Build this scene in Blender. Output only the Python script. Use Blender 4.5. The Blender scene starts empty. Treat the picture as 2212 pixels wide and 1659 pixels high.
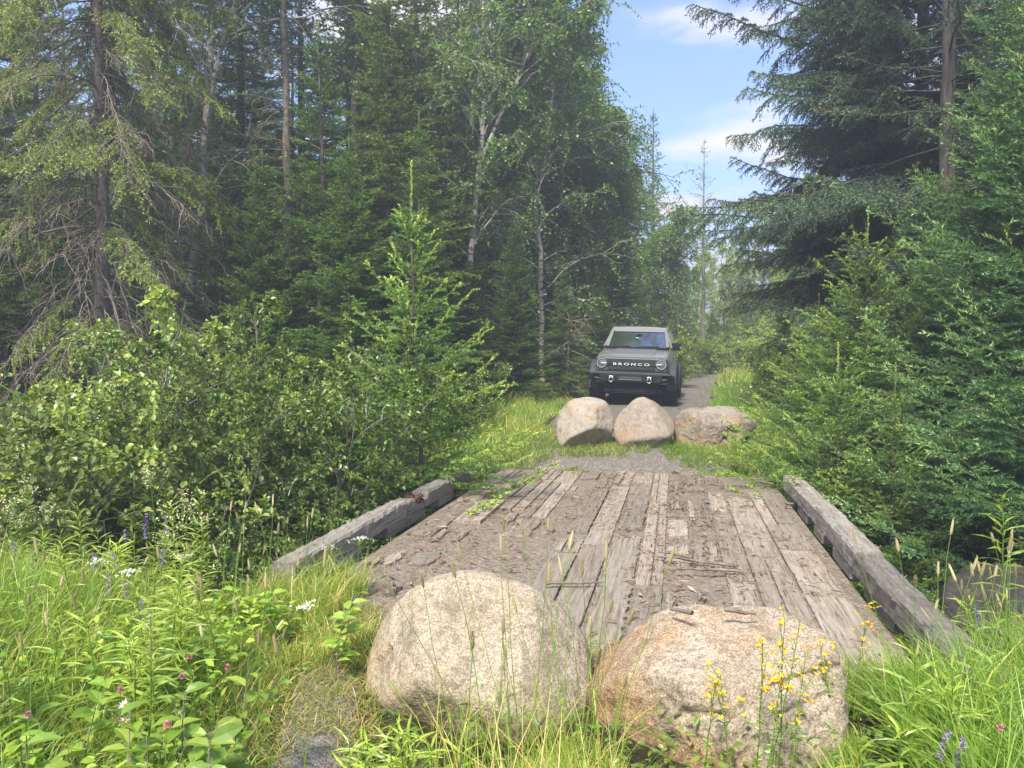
import bpy, bmesh, math, random
import numpy as np
from mathutils import Vector, Matrix, Euler

R = math.radians
rng = np.random.default_rng(11)
random.seed(11)
scene = bpy.context.scene
COL = scene.collection

# ------------------------------------------------------------------ camera
CAM_H = 1.6
HAZE = 0.006
YAW, PITCH = R(12.0), math.atan(56.5 / 1661)
FWD = np.array([-math.sin(YAW), math.cos(YAW), 0.0])
RGT = np.array([math.cos(YAW), math.sin(YAW), 0.0])
cam = bpy.data.cameras.new('camera')
cam.lens, cam.sensor_width = 27.03, 36.0
cam.clip_start, cam.clip_end = 0.05, 2500
camo = bpy.data.objects.new('camera', cam)
camo.location = (0, 0, CAM_H)
camo.rotation_euler = (R(90) - PITCH, 0, YAW)
COL.objects.link(camo)
scene.camera = camo

# ------------------------------------------------------------------ light
SUN_EL, SUN_AZ = 50.0, 190.0          # azimuth clockwise from +Y: behind the camera, to its left
sl = bpy.data.lights.new('sun', 'SUN')
sl.energy, sl.angle, sl.color = 3.5, R(10), (1.0, 0.94, 0.83)
so = bpy.data.objects.new('sun', sl)
sd = Vector((math.sin(R(SUN_AZ)) * math.cos(R(SUN_EL)), math.cos(R(SUN_AZ)) * math.cos(R(SUN_EL)), math.sin(R(SUN_EL))))
so.rotation_euler = sd.to_track_quat('Z', 'Y').to_euler()
so.location = (0, 0, 30)
COL.objects.link(so)


def nd(nt, t, ins=None, **kw):
    n = nt.nodes.new(t)
    for k, v in kw.items():
        setattr(n, k, v)
    for k, v in (ins or {}).items():
        s = n.inputs[k]
        if isinstance(v, bpy.types.NodeSocket):
            nt.links.new(v, s)
        else:
            if s.type == 'RGBA' and hasattr(v, '__len__') and len(v) == 3:
                v = (*v, 1)
            s.default_value = v
    return n


def ramp(nt, fac, stops, mode='LINEAR'):
    n = nd(nt, 'ShaderNodeValToRGB', {'Fac': fac})
    cr = n.color_ramp
    cr.interpolation = mode
    while len(cr.elements) < len(stops):
        cr.elements.new(0.5)
    for e, (p, c) in zip(cr.elements, stops):
        e.position = p
        if not hasattr(c, '__len__'):
            c = (c, c, c)
        e.color = (*c, 1)
    return n.outputs['Color']


def mixc(nt, f, a, b, mode='MIX'):
    n = nd(nt, 'ShaderNodeMix', data_type='RGBA', blend_type=mode)
    for s, v in ((n.inputs[0], f), (n.inputs[6], a), (n.inputs[7], b)):
        if isinstance(v, bpy.types.NodeSocket):
            nt.links.new(v, s)
        elif hasattr(v, '__len__'):
            s.default_value = (*v, 1)
        else:
            s.default_value = v
    return n.outputs[2]


world = bpy.data.worlds.new('World')
scene.world = world
world.use_nodes = True
wt = world.node_tree
wt.nodes.clear()
sky = nd(wt, 'ShaderNodeTexSky', sky_type='NISHITA', sun_disc=False, sun_elevation=R(SUN_EL), sun_rotation=R(SUN_AZ),
         air_density=1.0, dust_density=0.6, ozone_density=2.0)
tc = nd(wt, 'ShaderNodeTexCoord')
sep = nd(wt, 'ShaderNodeSeparateXYZ', {0: tc.outputs['Generated']})
dz = nd(wt, 'ShaderNodeMath', {0: sep.outputs[2], 1: 0.12}, operation='ADD')
cx = nd(wt, 'ShaderNodeMath', {0: sep.outputs[0], 1: dz.outputs[0]}, operation='DIVIDE')
cy = nd(wt, 'ShaderNodeMath', {0: sep.outputs[1], 1: dz.outputs[0]}, operation='DIVIDE')
cv = nd(wt, 'ShaderNodeCombineXYZ', {0: cx.outputs[0], 1: cy.outputs[0], 2: 0.9})
cn = nd(wt, 'ShaderNodeTexNoise', {'Vector': cv.outputs[0], 'Scale': 1.15, 'Detail': 7.0, 'Roughness': 0.55, 'Distortion': 0.25})
cm = ramp(wt, cn.outputs['Fac'], [(0.49, 0.0), (0.63, 1.0)], 'EASE')
# the lowest few degrees are cloud banks
hb = ramp(wt, sep.outputs[2], [(0.02, 0.75), (0.22, 0.0)])
cmx = nd(wt, 'ShaderNodeMath', {0: cm, 1: hb}, operation='MAXIMUM')
skyt = mixc(wt, 1.0, sky.outputs[0], (.78, .84, 1.04), 'MULTIPLY')
skyc = mixc(wt, cmx.outputs[0], skyt, (4.4, 4.0, 4.05))
bg = nd(wt, 'ShaderNodeBackground', {'Color': skyc, 'Strength': 0.118})
wo = nd(wt, 'ShaderNodeOutputWorld', {'Surface': bg.outputs[0]})

scene.view_settings.view_transform = 'Standard'
scene.view_settings.look = 'None'
scene.view_settings.exposure = 1.48
scene.view_settings.gamma = 1.0
cyc = scene.cycles
cyc.max_bounces = 8
cyc.diffuse_bounces = 5
cyc.glossy_bounces = 3
cyc.transmission_bounces = 4
cyc.volume_bounces = 0
cyc.transparent_max_bounces = 6
cyc.caustics_reflective = False
cyc.caustics_refractive = False
cyc.use_denoising = True
cyc.sample_clamp_indirect = 4.0

# ------------------------------------------------------------------ geometry helpers


def hash3(ix, iy, iz, seed):
    h = (ix * 374761393 + iy * 668265263 + iz * 2147483647 + seed * 974634777) & 0xFFFFFFFF
    h = ((h ^ (h >> 13)) * 1274126177) & 0xFFFFFFFF
    h = (h ^ (h >> 16)) & 0xFFFFFFFF
    return h / 4294967295.0


def vnoise(P, seed=0):
    P = np.asarray(P, float)
    I = np.floor(P).astype(np.int64)
    f = P - I
    f = f * f * (3 - 2 * f)
    out = 0
    for dx in (0, 1):
        for dy in (0, 1):
            for dz_ in (0, 1):
                w = (f[..., 0] if dx else 1 - f[..., 0]) * (f[..., 1] if dy else 1 - f[..., 1]) * (f[..., 2] if dz_ else 1 - f[..., 2])
                out = out + w * hash3(I[..., 0] + dx, I[..., 1] + dy, I[..., 2] + dz_, seed)
    return out * 2 - 1


def fbm(P, o=4, seed=0):
    P = np.asarray(P, float)
    a, s, t = 1.0, 0.0, 0.0
    for k in range(o):
        t = t + a * vnoise(P * (2 ** k) + 17.3 * k, seed + k)
        s += a
        a *= 0.5
    return t / s


def fbm2(x, y, sc, o=3, seed=0):
    return fbm(np.stack([np.asarray(x, float) * sc, np.asarray(y, float) * sc, np.zeros_like(np.asarray(x, float)) + 0.5], -1), o, seed)


def unit(v):
    v = np.asarray(v, float)
    return v / np.maximum(np.linalg.norm(v, axis=-1, keepdims=True), 1e-9)


class Acc:
    def __init__(s):
        s.V, s.F, s.T, s.n = [], [], [], 0

    def add(s, V, F, t=0.5):
        V = np.asarray(V, float).reshape(-1, 3)
        s.V.append(V)
        for f in (F if isinstance(F, list) else [F]):
            f = np.asarray(f, int)
            if len(f):
                s.F.append(f + s.n)
        s.T.append(np.broadcast_to(np.asarray(t, float), (len(V),)))
        s.n += len(V)
        return s

    def mesh(s, name, mat, smooth=False):
        me = bpy.data.meshes.new(name)
        if s.n:
            V = np.concatenate(s.V).astype(np.float32)
            me.vertices.add(len(V))
            me.vertices.foreach_set('co', V.ravel())
            li = np.concatenate([f.ravel() for f in s.F]).astype(np.int32)
            cnt = np.concatenate([np.full(len(f), f.shape[1]) for f in s.F])
            st = np.concatenate([[0], np.cumsum(cnt)[:-1]]).astype(np.int32)
            me.loops.add(len(li))
            me.loops.foreach_set('vertex_index', li)
            me.polygons.add(len(cnt))
            me.polygons.foreach_set('loop_start', st)
            me.polygons.foreach_set('use_smooth', np.full(len(cnt), smooth))
            a = me.attributes.new('tint', 'FLOAT', 'POINT')
            a.data.foreach_set('value', np.concatenate(s.T).astype(np.float32))
            me.update(calc_edges=True)
            me.validate()
        me.materials.append(mat)
        return me


def link(name, data, parent=None, loc=None):
    o = bpy.data.objects.new(name, data)
    COL.objects.link(o)
    if parent is not None:
        o.parent = parent
    if loc is not None:
        o.location = loc
    return o


def tag(o, label=None, cat=None, group=None, kind=None):
    kind = kind or ('thing' if cat else None)
    for k, v in (('label', label), ('category', cat), ('group', group), ('kind', kind)):
        if v:
            o[k] = v
    return o


def empty(name, loc=(0, 0, 0), rz=0.0, sc=1.0):
    o = link(name, None, None, loc)
    o.rotation_euler = (0, 0, rz)
    o.scale = (sc, sc, sc)
    return o


def tubes(acc, C, Rd, k=5, tint=0.5):
    C = np.asarray(C, float)
    B, N, _ = C.shape
    if B == 0:
        return
    Rd = np.broadcast_to(np.asarray(Rd, float), (B, N))
    T = unit(np.gradient(C, axis=1))
    m = np.abs(T.mean(1)[:, 2]) > 0.75
    ref = np.where(m[:, None], np.array([[1.0, 0.13, 0]]), np.array([[0, 0.1, 1.0]]))[:, None]
    U = unit(np.cross(T, ref))
    W = np.cross(T, U)
    a = np.arange(k) * 2 * math.pi / k
    V = C[:, :, None] + Rd[:, :, None, None] * (U[:, :, None] * np.cos(a)[:, None] + W[:, :, None] * np.sin(a)[:, None])
    b = np.arange(B)[:, None, None] * N * k
    i = np.arange(N - 1)[None, :, None] * k
    j = np.arange(k)[None, None]
    j2 = (j + 1) % k
    F = np.stack([b + i + j, b + i + j2, b + i + k + j2, b + i + k + j], -1).reshape(-1, 4)
    t = tint
    if np.ndim(tint) == 1:
        t = np.repeat(tint, N * k)
    acc.add(V, F, t)


def grow(p0, d, L, N=6, sag=0.0, up=0.0, wob=0.05, g=None):
    g = g or rng
    p0, d = np.asarray(p0, float), unit(d)
    B = len(p0)
    L = np.broadcast_to(np.asarray(L, float), (B,))
    s = np.linspace(0, 1, N)
    C = p0[:, None] + d[:, None] * (L[:, None] * s)[..., None]
    sag = np.broadcast_to(np.asarray(sag, float), (B,))[:, None]
    up = np.broadcast_to(np.asarray(up, float), (B,))[:, None]
    C[..., 2] += L[:, None] * (-sag * s ** 2 + up * s ** 3)
    w = g.normal(size=(B, N, 3)) * wob * (L / N)[:, None, None] * 2
    w[:, 0] = 0
    return C + np.cumsum(w, 1)


def at(C, i, s):
    N = C.shape[1]
    f = np.clip(s, 0, 0.9999) * (N - 1)
    k = f.astype(int)
    f = (f - k)[:, None]
    a, b = C[i, k], C[i, k + 1]
    return a + (b - a) * f, unit(b - a)


def spawn(n, B, s0, s1, g):
    n = np.broadcast_to(np.asarray(n), (B,)).astype(int)
    i = np.repeat(np.arange(B), n)
    first = np.repeat(np.cumsum(n) - n, n)
    q = np.arange(len(i)) - first
    s = s0 + (s1 - s0) * (q + g.random(len(i))) / np.maximum(n[i], 1)
    return i, s, q


def lens(C):
    return np.linalg.norm(np.diff(C, axis=1), axis=2).sum(1)


def tris(acc, p, d, L, w, g, tint):
    n = len(p)
    sd_ = unit(np.cross(d, g.normal(size=(n, 3))))
    L = np.broadcast_to(L, (n,))[:, None]
    w = np.broadcast_to(w, (n,))[:, None]
    V = np.stack([p - sd_ * w * .5, p + sd_ * w * .5, p + d * L], 1)
    acc.add(V, np.arange(3 * n).reshape(n, 3), np.repeat(tint, 3))


def kites(acc, p, d, L, w, g, tint, upb=0.8):
    n = len(p)
    d = unit(d)
    sd_ = unit(np.cross(d, np.array([0, 0, upb]) + g.normal(size=(n, 3)) * .5))
    L = np.broadcast_to(L, (n,))[:, None]
    w = np.broadcast_to(w, (n,))[:, None]
    m = p + d * L * .45
    V = np.stack([p, m + sd_ * w * .5, p + d * L, m - sd_ * w * .5], 1)
    acc.add(V, np.arange(4 * n).reshape(n, 4), np.repeat(tint, 4))


def leaves(acc, p, d, L, w, g, tint, upb=1.0, fold=0.18, droop=0.12):
    """pointed oval leaves, folded along the midrib"""
    n = len(p)
    d = unit(d)
    nrm = np.array([0, 0, upb]) + g.normal(size=(n, 3)) * .45
    sd_ = unit(np.cross(d, nrm))
    nn = unit(np.cross(sd_, d))
    L = np.broadcast_to(L, (n,))[:, None]
    w = np.broadcast_to(w, (n,))[:, None]
    def pt(u, v):
        return p + d * L * u + sd_ * w * v + nn * (abs(v) * w * 2 * fold) - nn * L * droop * u * u
    V = np.stack([pt(0, 0), pt(.28, .42), pt(.66, .40), pt(1, 0), pt(.66, -.40), pt(.28, -.42), pt(.5, 0)], 1)
    b = (np.arange(n) * 7)[:, None]
    F = [np.concatenate([b + np.array([[0, 1, 6]]), b + np.array([[0, 6, 5]]), b + np.array([[6, 2, 3]]), b + np.array([[6, 3, 4]]),
                         b + np.array([[1, 2, 6]]), b + np.array([[6, 4, 5]])])]
    acc.add(V, F, np.repeat(tint, 7))


def strips(acc, p, d, h, w, bend, N, tint, g):
    """grass blades: bent tapering strips"""
    n = len(p)
    s = np.linspace(0, 1, N)
    lean = unit(np.concatenate([d, np.zeros((n, 1))], 1))
    C = p[:, None] + lean[:, None] * (h * bend)[:, None, None] * (s ** 2)[None, :, None]
    C[..., 2] += h[:, None] * (s - .45 * np.minimum(bend, 1.6)[:, None] * s ** 2.6)
    yaw = g.random(n) * 2 * math.pi
    sd_ = np.stack([np.cos(yaw), np.sin(yaw), np.zeros(n)], 1)
    wd = (w[:, None] * (1 - s ** 2.2) * .5 + 0.0004)[..., None]
    V = np.stack([C - sd_[:, None] * wd, C + sd_[:, None] * wd], 2)
    b = np.arange(n)[:, None] * 2 * N
    k = np.arange(N - 1)[None] * 2
    F = np.stack([b + k, b + k + 1, b + k + 3, b + k + 2], -1).reshape(-1, 4)
    acc.add(V, F, np.repeat(tint, 2 * N))


def rbox(acc, c, s, bev=0.0, rot=None, seg=2, tint=0.5, taper=None):
    bm = bmesh.new()
    bmesh.ops.create_cube(bm, size=1)
    for v in bm.verts:
        v.co = Vector((v.co.x * s[0], v.co.y * s[1], v.co.z * s[2]))
        if taper and v.co.z > 0:
            v.co.x *= taper[0]
            v.co.y *= taper[1]
    if bev > 0:
        bmesh.ops.bevel(bm, geom=bm.edges[:], offset=bev, segments=seg, affect='EDGES', profile=0.5)
    if rot is not None:
        bmesh.ops.rotate(bm, cent=(0, 0, 0), matrix=Euler(rot).to_matrix(), verts=bm.verts[:])
    bm.verts.index_update()
    V = np.array([v.co[:] for v in bm.verts]) + np.asarray(c)
    by = {}
    for f in bm.faces:
        by.setdefault(len(f.verts), []).append([v.index for v in f.verts])
    bm.free()
    acc.add(V, [np.array(x) for x in by.values()], tint)


def prism(acc, poly, z0, z1, tint=0.5):
    """vertical prism over a 2-D outline (top n-gon, sides)"""
    n = len(poly)
    z1 = np.broadcast_to(z1, (n,))
    V = np.concatenate([np.c_[poly, np.full(n, z0)], np.c_[poly, z1]])
    i = np.arange(n)
    j = (i + 1) % n
    acc.add(V, [np.stack([i, j, n + j, n + i], 1), (n + i)[None]], tint)


def loft(acc, rings, tint=0.5, cap=True):
    k = len(rings[0])
    V = np.concatenate(rings)
    F = []
    j = np.arange(k)
    for r in range(len(rings) - 1):
        F.append(np.stack([r * k + j, r * k + (j + 1) % k, (r + 1) * k + (j + 1) % k, (r + 1) * k + j], 1))
    F = [np.concatenate(F)]
    if cap:
        F += [j[None, ::-1], ((len(rings) - 1) * k + j)[None]]
    acc.add(V, F, tint)


def rot_z(v, a):
    c, s = np.cos(a), np.sin(a)
    return np.stack([v[..., 0] * c - v[..., 1] * s, v[..., 0] * s + v[..., 1] * c, v[..., 2]], -1)


# ground point seen d metres ahead at column px of a 2212-wide frame
def G(px, d):
    v = FWD * d + RGT * ((px - 1106) / 1661 * d)
    return float(v[0]), float(v[1])


# ------------------------------------------------------------------ terrain shape
BX0, BX1 = -2.62, 1.42      # bridge deck edges
BY0, BY1 = 3.95, 10.85


def road_c(y):
    y = np.asarray(y, float)
    return -0.72 + 0.0046 * np.maximum(y - 17, 0) ** 2 + 0.06 * np.maximum(y - 37, 0) ** 2


def road_z(y):
    return np.interp(y, [-40, 3.5, 10.9, 12.1, 13.2, 17, 38, 60, 140, 400], [-.1, -0.03, -0.03, .17, .26, .47, 1.12, 1.5, 2.5, 5])


def hgt(x, y, detail=True):
    x, y = np.asarray(x, float), np.asarray(y, float)
    z = road_z(y)
    off = np.abs(x - np.clip(road_c(np.minimum(y, 60)), -5, 40))
    side = np.clip((off - 2.0) / 3.0, 0, 1)
    z = z + side * (0.10 + 0.16 * fbm2(x, y, 0.25, 3, 5))
    # the road falls to the right by the parked car
    z = z - 0.04 * np.clip(x + .72, -2.5, 2.5) * np.clip((y - 12) / 4, 0, 1) * np.clip((30 - y) / 8, 0, 1)
    yc = 7.9 + 0.35 * np.sin(x * .35)
    w = 2.75 - 0.25 * np.clip(x, -3, 3) * 0.3
    gul = np.exp(-np.abs((y - yc) / w) ** 5)
    bank = np.clip((np.abs(x + .65) - 0.0) / 2.0, 0.75, 1)
    z = z - 1.9 * gul * bank
    z = z - .15 * np.exp(-((x + .25) / 1.0) ** 6 - ((y - 3.0) / .8) ** 4)
    if detail:
        z = z + 0.035 * fbm2(x, y, 1.3, 3, 9)
    return z


def put(px, d, sink=0.0):
    x, y = G(px, d)
    return (x, y, float(hgt(x, y)) - sink)

# ------------------------------------------------------------------ materials


def newmat(name):
    m = bpy.data.materials.new(name)
    m.use_nodes = True
    nt = m.node_tree
    nt.nodes.clear()
    out = nd(nt, 'ShaderNodeOutputMaterial')
    return m, nt, out


def foliage(name, stops, trans=0.35, gloss=0.03, rough=.45, var=0.25):
    m, nt, out = newmat(name)
    a = nd(nt, 'ShaderNodeAttribute', attribute_name='tint')
    c = ramp(nt, a.outputs['Fac'], stops)
    oi = nd(nt, 'ShaderNodeObjectInfo')
    v = nd(nt, 'ShaderNodeMapRange', {0: oi.outputs['Random'], 3: 1 - var, 4: 1 + var})
    hs = nd(nt, 'ShaderNodeHueSaturation', {'Color': c, 'Value': v.outputs[0]})
    d = nd(nt, 'ShaderNodeBsdfDiffuse', {'Color': hs.outputs[0]})
    tcol = mixc(nt, 1.0, hs.outputs[0], (1.25, 1.2, .55), 'MULTIPLY')
    t = nd(nt, 'ShaderNodeBsdfTranslucent', {'Color': tcol})
    mx = nd(nt, 'ShaderNodeMixShader', {0: trans, 1: d.outputs[0], 2: t.outputs[0]})
    gl = nd(nt, 'ShaderNodeBsdfGlossy', {'Color': (.8, .85, .9), 'Roughness': rough})
    mg = nd(nt, 'ShaderNodeMixShader', {0: gloss, 1: mx.outputs[0], 2: gl.outputs[0]})
    nt.links.new(mg.outputs[0], out.inputs[0])
    return m


def bark(name, dark, light, scale=(6, 6, 1.2), sc=3.0, bump=0.5, bands=False):
    m, nt, out = newmat(name)
    t = nd(nt, 'ShaderNodeTexCoord')
    mp = nd(nt, 'ShaderNodeMapping', {'Vector': t.outputs['Object'], 'Scale': scale})
    n = nd(nt, 'ShaderNodeTexNoise', {'Vector': mp.outputs[0], 'Scale': sc, 'Detail': 5.0, 'Roughness': .65})
    c = ramp(nt, n.outputs['Fac'], [(.32, dark), (.68, light)])
    if bands:
        mp2 = nd(nt, 'ShaderNodeMapping', {'Vector': t.outputs['Object'], 'Scale': (1.2, 1.2, 7)})
        n2 = nd(nt, 'ShaderNodeTexNoise', {'Vector': mp2.outputs[0], 'Scale': 2.2, 'Detail': 4.0})
        c = mixc(nt, ramp(nt, n2.outputs['Fac'], [(.56, 0.0), (.64, 1.0)]), c, (.05, .045, .04))
    b = nd(nt, 'ShaderNodeBump', {'Height': n.outputs['Fac'], 'Strength': bump, 'Distance': .02})
    p = nd(nt, 'ShaderNodeBsdfPrincipled', {'Base Color': c, 'Roughness': .9, 'Normal': b.outputs[0], 'Specular IOR Level': .2})
    nt.links.new(p.outputs[0], out.inputs[0])
    return m


def plain(name, col, rough=.5, metal=0.0, spec=.5, noise=0.0, nsc=30, coat=0.0):
    m, nt, out = newmat(name)
    c = nd(nt, 'ShaderNodeRGB')
    c.outputs[0].default_value = (*col, 1)
    cs = c.outputs[0]
    t = nd(nt, 'ShaderNodeTexCoord')
    n = nd(nt, 'ShaderNodeTexNoise', {'Vector': t.outputs['Object'], 'Scale': float(nsc), 'Detail': 4.0})
    if noise:
        cs = mixc(nt, n.outputs['Fac'], tuple(v * (1 - noise) for v in col), tuple(min(1, v * (1 + noise)) for v in col))
    rr = nd(nt, 'ShaderNodeMapRange', {0: n.outputs['Fac'], 3: max(rough - .06, .02), 4: min(rough + .08, 1)})
    p = nd(nt, 'ShaderNodeBsdfPrincipled', {'Base Color': cs, 'Roughness': rr.outputs[0], 'Metallic': metal, 'Specular IOR Level': spec, 'Coat Weight': coat, 'Coat Roughness': .08})
    nt.links.new(p.outputs[0], out.inputs[0])
    return m


def rockmat(name, light, mid, dark, stain, stain_lo=.52, stain_hi=.66, seed=0.0, spot=1.0, stain_dir=None):
    m, nt, out = newmat(name)
    t = nd(nt, 'ShaderNodeTexCoord')
    mp = nd(nt, 'ShaderNodeMapping', {'Vector': t.outputs['Object'], 'Location': (seed, seed * .7, seed * .3)})
    v = mp.outputs[0]
    n1 = nd(nt, 'ShaderNodeTexNoise', {'Vector': v, 'Scale': 3.0, 'Detail': 8.0, 'Roughness': .65})
    n2 = nd(nt, 'ShaderNodeTexNoise', {'Vector': v, 'Scale': 120.0, 'Detail': 3.0, 'Roughness': .65})
    n3 = nd(nt, 'ShaderNodeTexNoise', {'Vector': v, 'Scale': 1.7, 'Detail': 5.0, 'Roughness': .6, 'Distortion': .5})
    n4 = nd(nt, 'ShaderNodeTexNoise', {'Vector': v, 'Scale': 30.0, 'Detail': 5.0, 'Roughness': .75})
    vo = nd(nt, 'ShaderNodeTexVoronoi', {'Vector': v, 'Scale': 60.0})
    c = ramp(nt, n1.outputs['Fac'], [(.33, mid), (.62, light)])
    if stain_dir is not None:
        dt = nd(nt, 'ShaderNodeVectorMath', {0: t.outputs['Object'], 1: stain_dir}, operation='DOT_PRODUCT')
        f3 = nd(nt, 'ShaderNodeMath', {0: n3.outputs['Fac'], 1: dt.outputs['Value']}, operation='ADD').outputs[0]
    else:
        f3 = n3.outputs['Fac']
    c = mixc(nt, ramp(nt, f3, [(stain_lo, 0.0), (stain_hi, .8)]), c, stain)
    c = mixc(nt, ramp(nt, n2.outputs['Fac'], [(.34, .75 * spot), (.50, 0.0)]), c, dark)
    c = mixc(nt, ramp(nt, n2.outputs['Fac'], [(.55, 0.0), (.7, .6)]), c, tuple(min(.75, q * 1.5) for q in light))
    c = mixc(nt, ramp(nt, n4.outputs['Fac'], [(.36, .75 * spot), (.54, 0.0)]), c, tuple(q * .5 for q in mid))
    n5 = nd(nt, 'ShaderNodeTexNoise', {'Vector': v, 'Scale': 5.5, 'Detail': 6.0, 'Roughness': .7, 'Distortion': .3})
    c = mixc(nt, ramp(nt, n5.outputs['Fac'], [(.53, 0.0), (.66, .55)]), c, (.12, .105, .062))
    h = nd(nt, 'ShaderNodeMath', {0: n4.outputs['Fac'], 1: n2.outputs['Fac']}, operation='ADD')
    h2 = nd(nt, 'ShaderNodeMath', {0: h.outputs[0], 1: vo.outputs['Distance']}, operation='SUBTRACT')
    b = nd(nt, 'ShaderNodeBump', {'Height': h2.outputs[0], 'Strength': .38, 'Distance': .010})
    p = nd(nt, 'ShaderNodeBsdfPrincipled', {'Base Color': c, 'Roughness': .88, 'Normal': b.outputs[0], 'Specular IOR Level': .3})
    nt.links.new(p.outputs[0], out.inputs[0])
    return m


def gravelmat(name, c0, c1, c2, leaf=(.12, .05, .028), leaf_amt=.5):
    m, nt, out = newmat(name)
    t = nd(nt, 'ShaderNodeTexCoord')
    v = t.outputs['Object']
    vo = nd(nt, 'ShaderNodeTexVoronoi', {'Vector': v, 'Scale': 42.0, 'Randomness': 1.0})
    vo2 = nd(nt, 'ShaderNodeTexVoronoi', {'Vector': v, 'Scale': 95.0, 'Randomness': 1.0})
    n = nd(nt, 'ShaderNodeTexNoise', {'Vector': v, 'Scale': 1.6, 'Detail': 6.0, 'Roughness': .65})
    n2 = nd(nt, 'ShaderNodeTexNoise', {'Vector': v, 'Scale': 22.0, 'Detail': 5.0, 'Roughness': .7})
    sp = nd(nt, 'ShaderNodeSeparateColor', {0: vo.outputs['Color']})
    c = ramp(nt, sp.outputs[0], [(0.1, c0), (.6, c1), (.95, c2)])
    sp2 = nd(nt, 'ShaderNodeSeparateColor', {0: vo2.outputs['Color']})
    c = mixc(nt, .5, c, ramp(nt, sp2.outputs[0], [(0.1, c0), (.9, c1)]))
    mk = nd(nt, 'ShaderNodeMath', {0: n.outputs['Fac'], 1: n2.outputs['Fac']}, operation='ADD')
    c = mixc(nt, ramp(nt, mk.outputs[0], [(1.0, 0.0), (1.12, leaf_amt)]), c, mixc(nt, ramp(nt, n2.outputs['Color'], [(.4, 0.0), (.62, 1.0)]), leaf, tuple(q * 2.3 for q in leaf)))
    h = nd(nt, 'ShaderNodeMath', {0: vo.outputs['Distance'], 1: vo2.outputs['Distance']}, operation='ADD')
    b = nd(nt, 'ShaderNodeBump', {'Height': h.outputs[0], 'Strength': .8, 'Distance': .012}, invert=True)
    p = nd(nt, 'ShaderNodeBsdfPrincipled', {'Base Color': c, 'Roughness': .95, 'Normal': b.outputs[0], 'Specular IOR Level': .2})
    nt.links.new(p.outputs[0], out.inputs[0])
    return m


def woodmat(name, dark, light, grey, dirt=0.0):
    m, nt, out = newmat(name)
    t = nd(nt, 'ShaderNodeTexCoord')
    a = nd(nt, 'ShaderNodeAttribute', attribute_name='tint')
    ofs = nd(nt, 'ShaderNodeCombineXYZ', {0: 0.0, 1: nd(nt, 'ShaderNodeMath', {0: a.outputs['Fac'], 1: 37.0}, operation='MULTIPLY').outputs[0], 2: 0.0})
    ad = nd(nt, 'ShaderNodeVectorMath', {0: t.outputs['Object'], 1: ofs.outputs[0]}, operation='ADD')
    mp = nd(nt, 'ShaderNodeMapping', {'Vector': ad.outputs[0], 'Scale': (16, 0.9, 16)})
    n = nd(nt, 'ShaderNodeTexNoise', {'Vector': mp.outputs[0], 'Scale': 2.4, 'Detail': 8.0, 'Roughness': .7, 'Distortion': .4})
    mp2 = nd(nt, 'ShaderNodeMapping', {'Vector': ad.outputs[0], 'Scale': (55, 2.0, 55)})
    n2 = nd(nt, 'ShaderNodeTexNoise', {'Vector': mp2.outputs[0], 'Scale': 1.5, 'Detail': 4.0, 'Roughness': .6})
    n3 = nd(nt, 'ShaderNodeTexNoise', {'Vector': t.outputs['Object'], 'Scale': 5.0, 'Detail': 5.0, 'Roughness': .6})
    c = ramp(nt, n.outputs['Fac'], [(.3, dark), (.5, light), (.72, grey)])
    c = mixc(nt, ramp(nt, n2.outputs['Fac'], [(.33, .8), (.42, 0.0)]), c, tuple(q * .4 for q in dark))
    c = mixc(nt, ramp(nt, n3.outputs['Fac'], [(.50, 0.0), (.78, .35)]), c, (.15, .10, .07))
    if dirt:
        nb = nd(nt, 'ShaderNodeTexNoise', {'Vector': t.outputs['Object'], 'Scale': 1.9, 'Detail': 7.0, 'Roughness': .7, 'Distortion': .4})
        nf = nd(nt, 'ShaderNodeTexNoise', {'Vector': t.outputs['Object'], 'Scale': 38.0, 'Detail': 4.0, 'Roughness': .7})
        sm = nd(nt, 'ShaderNodeMath', {0: nb.outputs['Fac'], 1: nf.outputs['Fac']}, operation='ADD')
        dc = ramp(nt, nf.outputs['Color'], [(.38, (.15, .11, .072)), (.5, (.25, .205, .155)), (.62, (.17, .085, .042))])
        c = mixc(nt, ramp(nt, sm.outputs[0], [(1.0, 0.0), (1.12, dirt)]), c, dc)
    tv = nd(nt, 'ShaderNodeMapRange', {0: a.outputs['Fac'], 3: .68, 4: 1.2})
    c = mixc(nt, 1.0, c, tv.outputs[0], 'MULTIPLY')
    h = nd(nt, 'ShaderNodeMath', {0: n.outputs['Fac'], 1: n2.outputs['Fac']}, operation='ADD')
    b = nd(nt, 'ShaderNodeBump', {'Height': h.outputs[0], 'Strength': .9, 'Distance': .012})
    p = nd(nt, 'ShaderNodeBsdfPrincipled', {'Base Color': c, 'Roughness': .9, 'Normal': b.outputs[0], 'Specular IOR Level': .2})
    nt.links.new(p.outputs[0], out.inputs[0])
    return m


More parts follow.
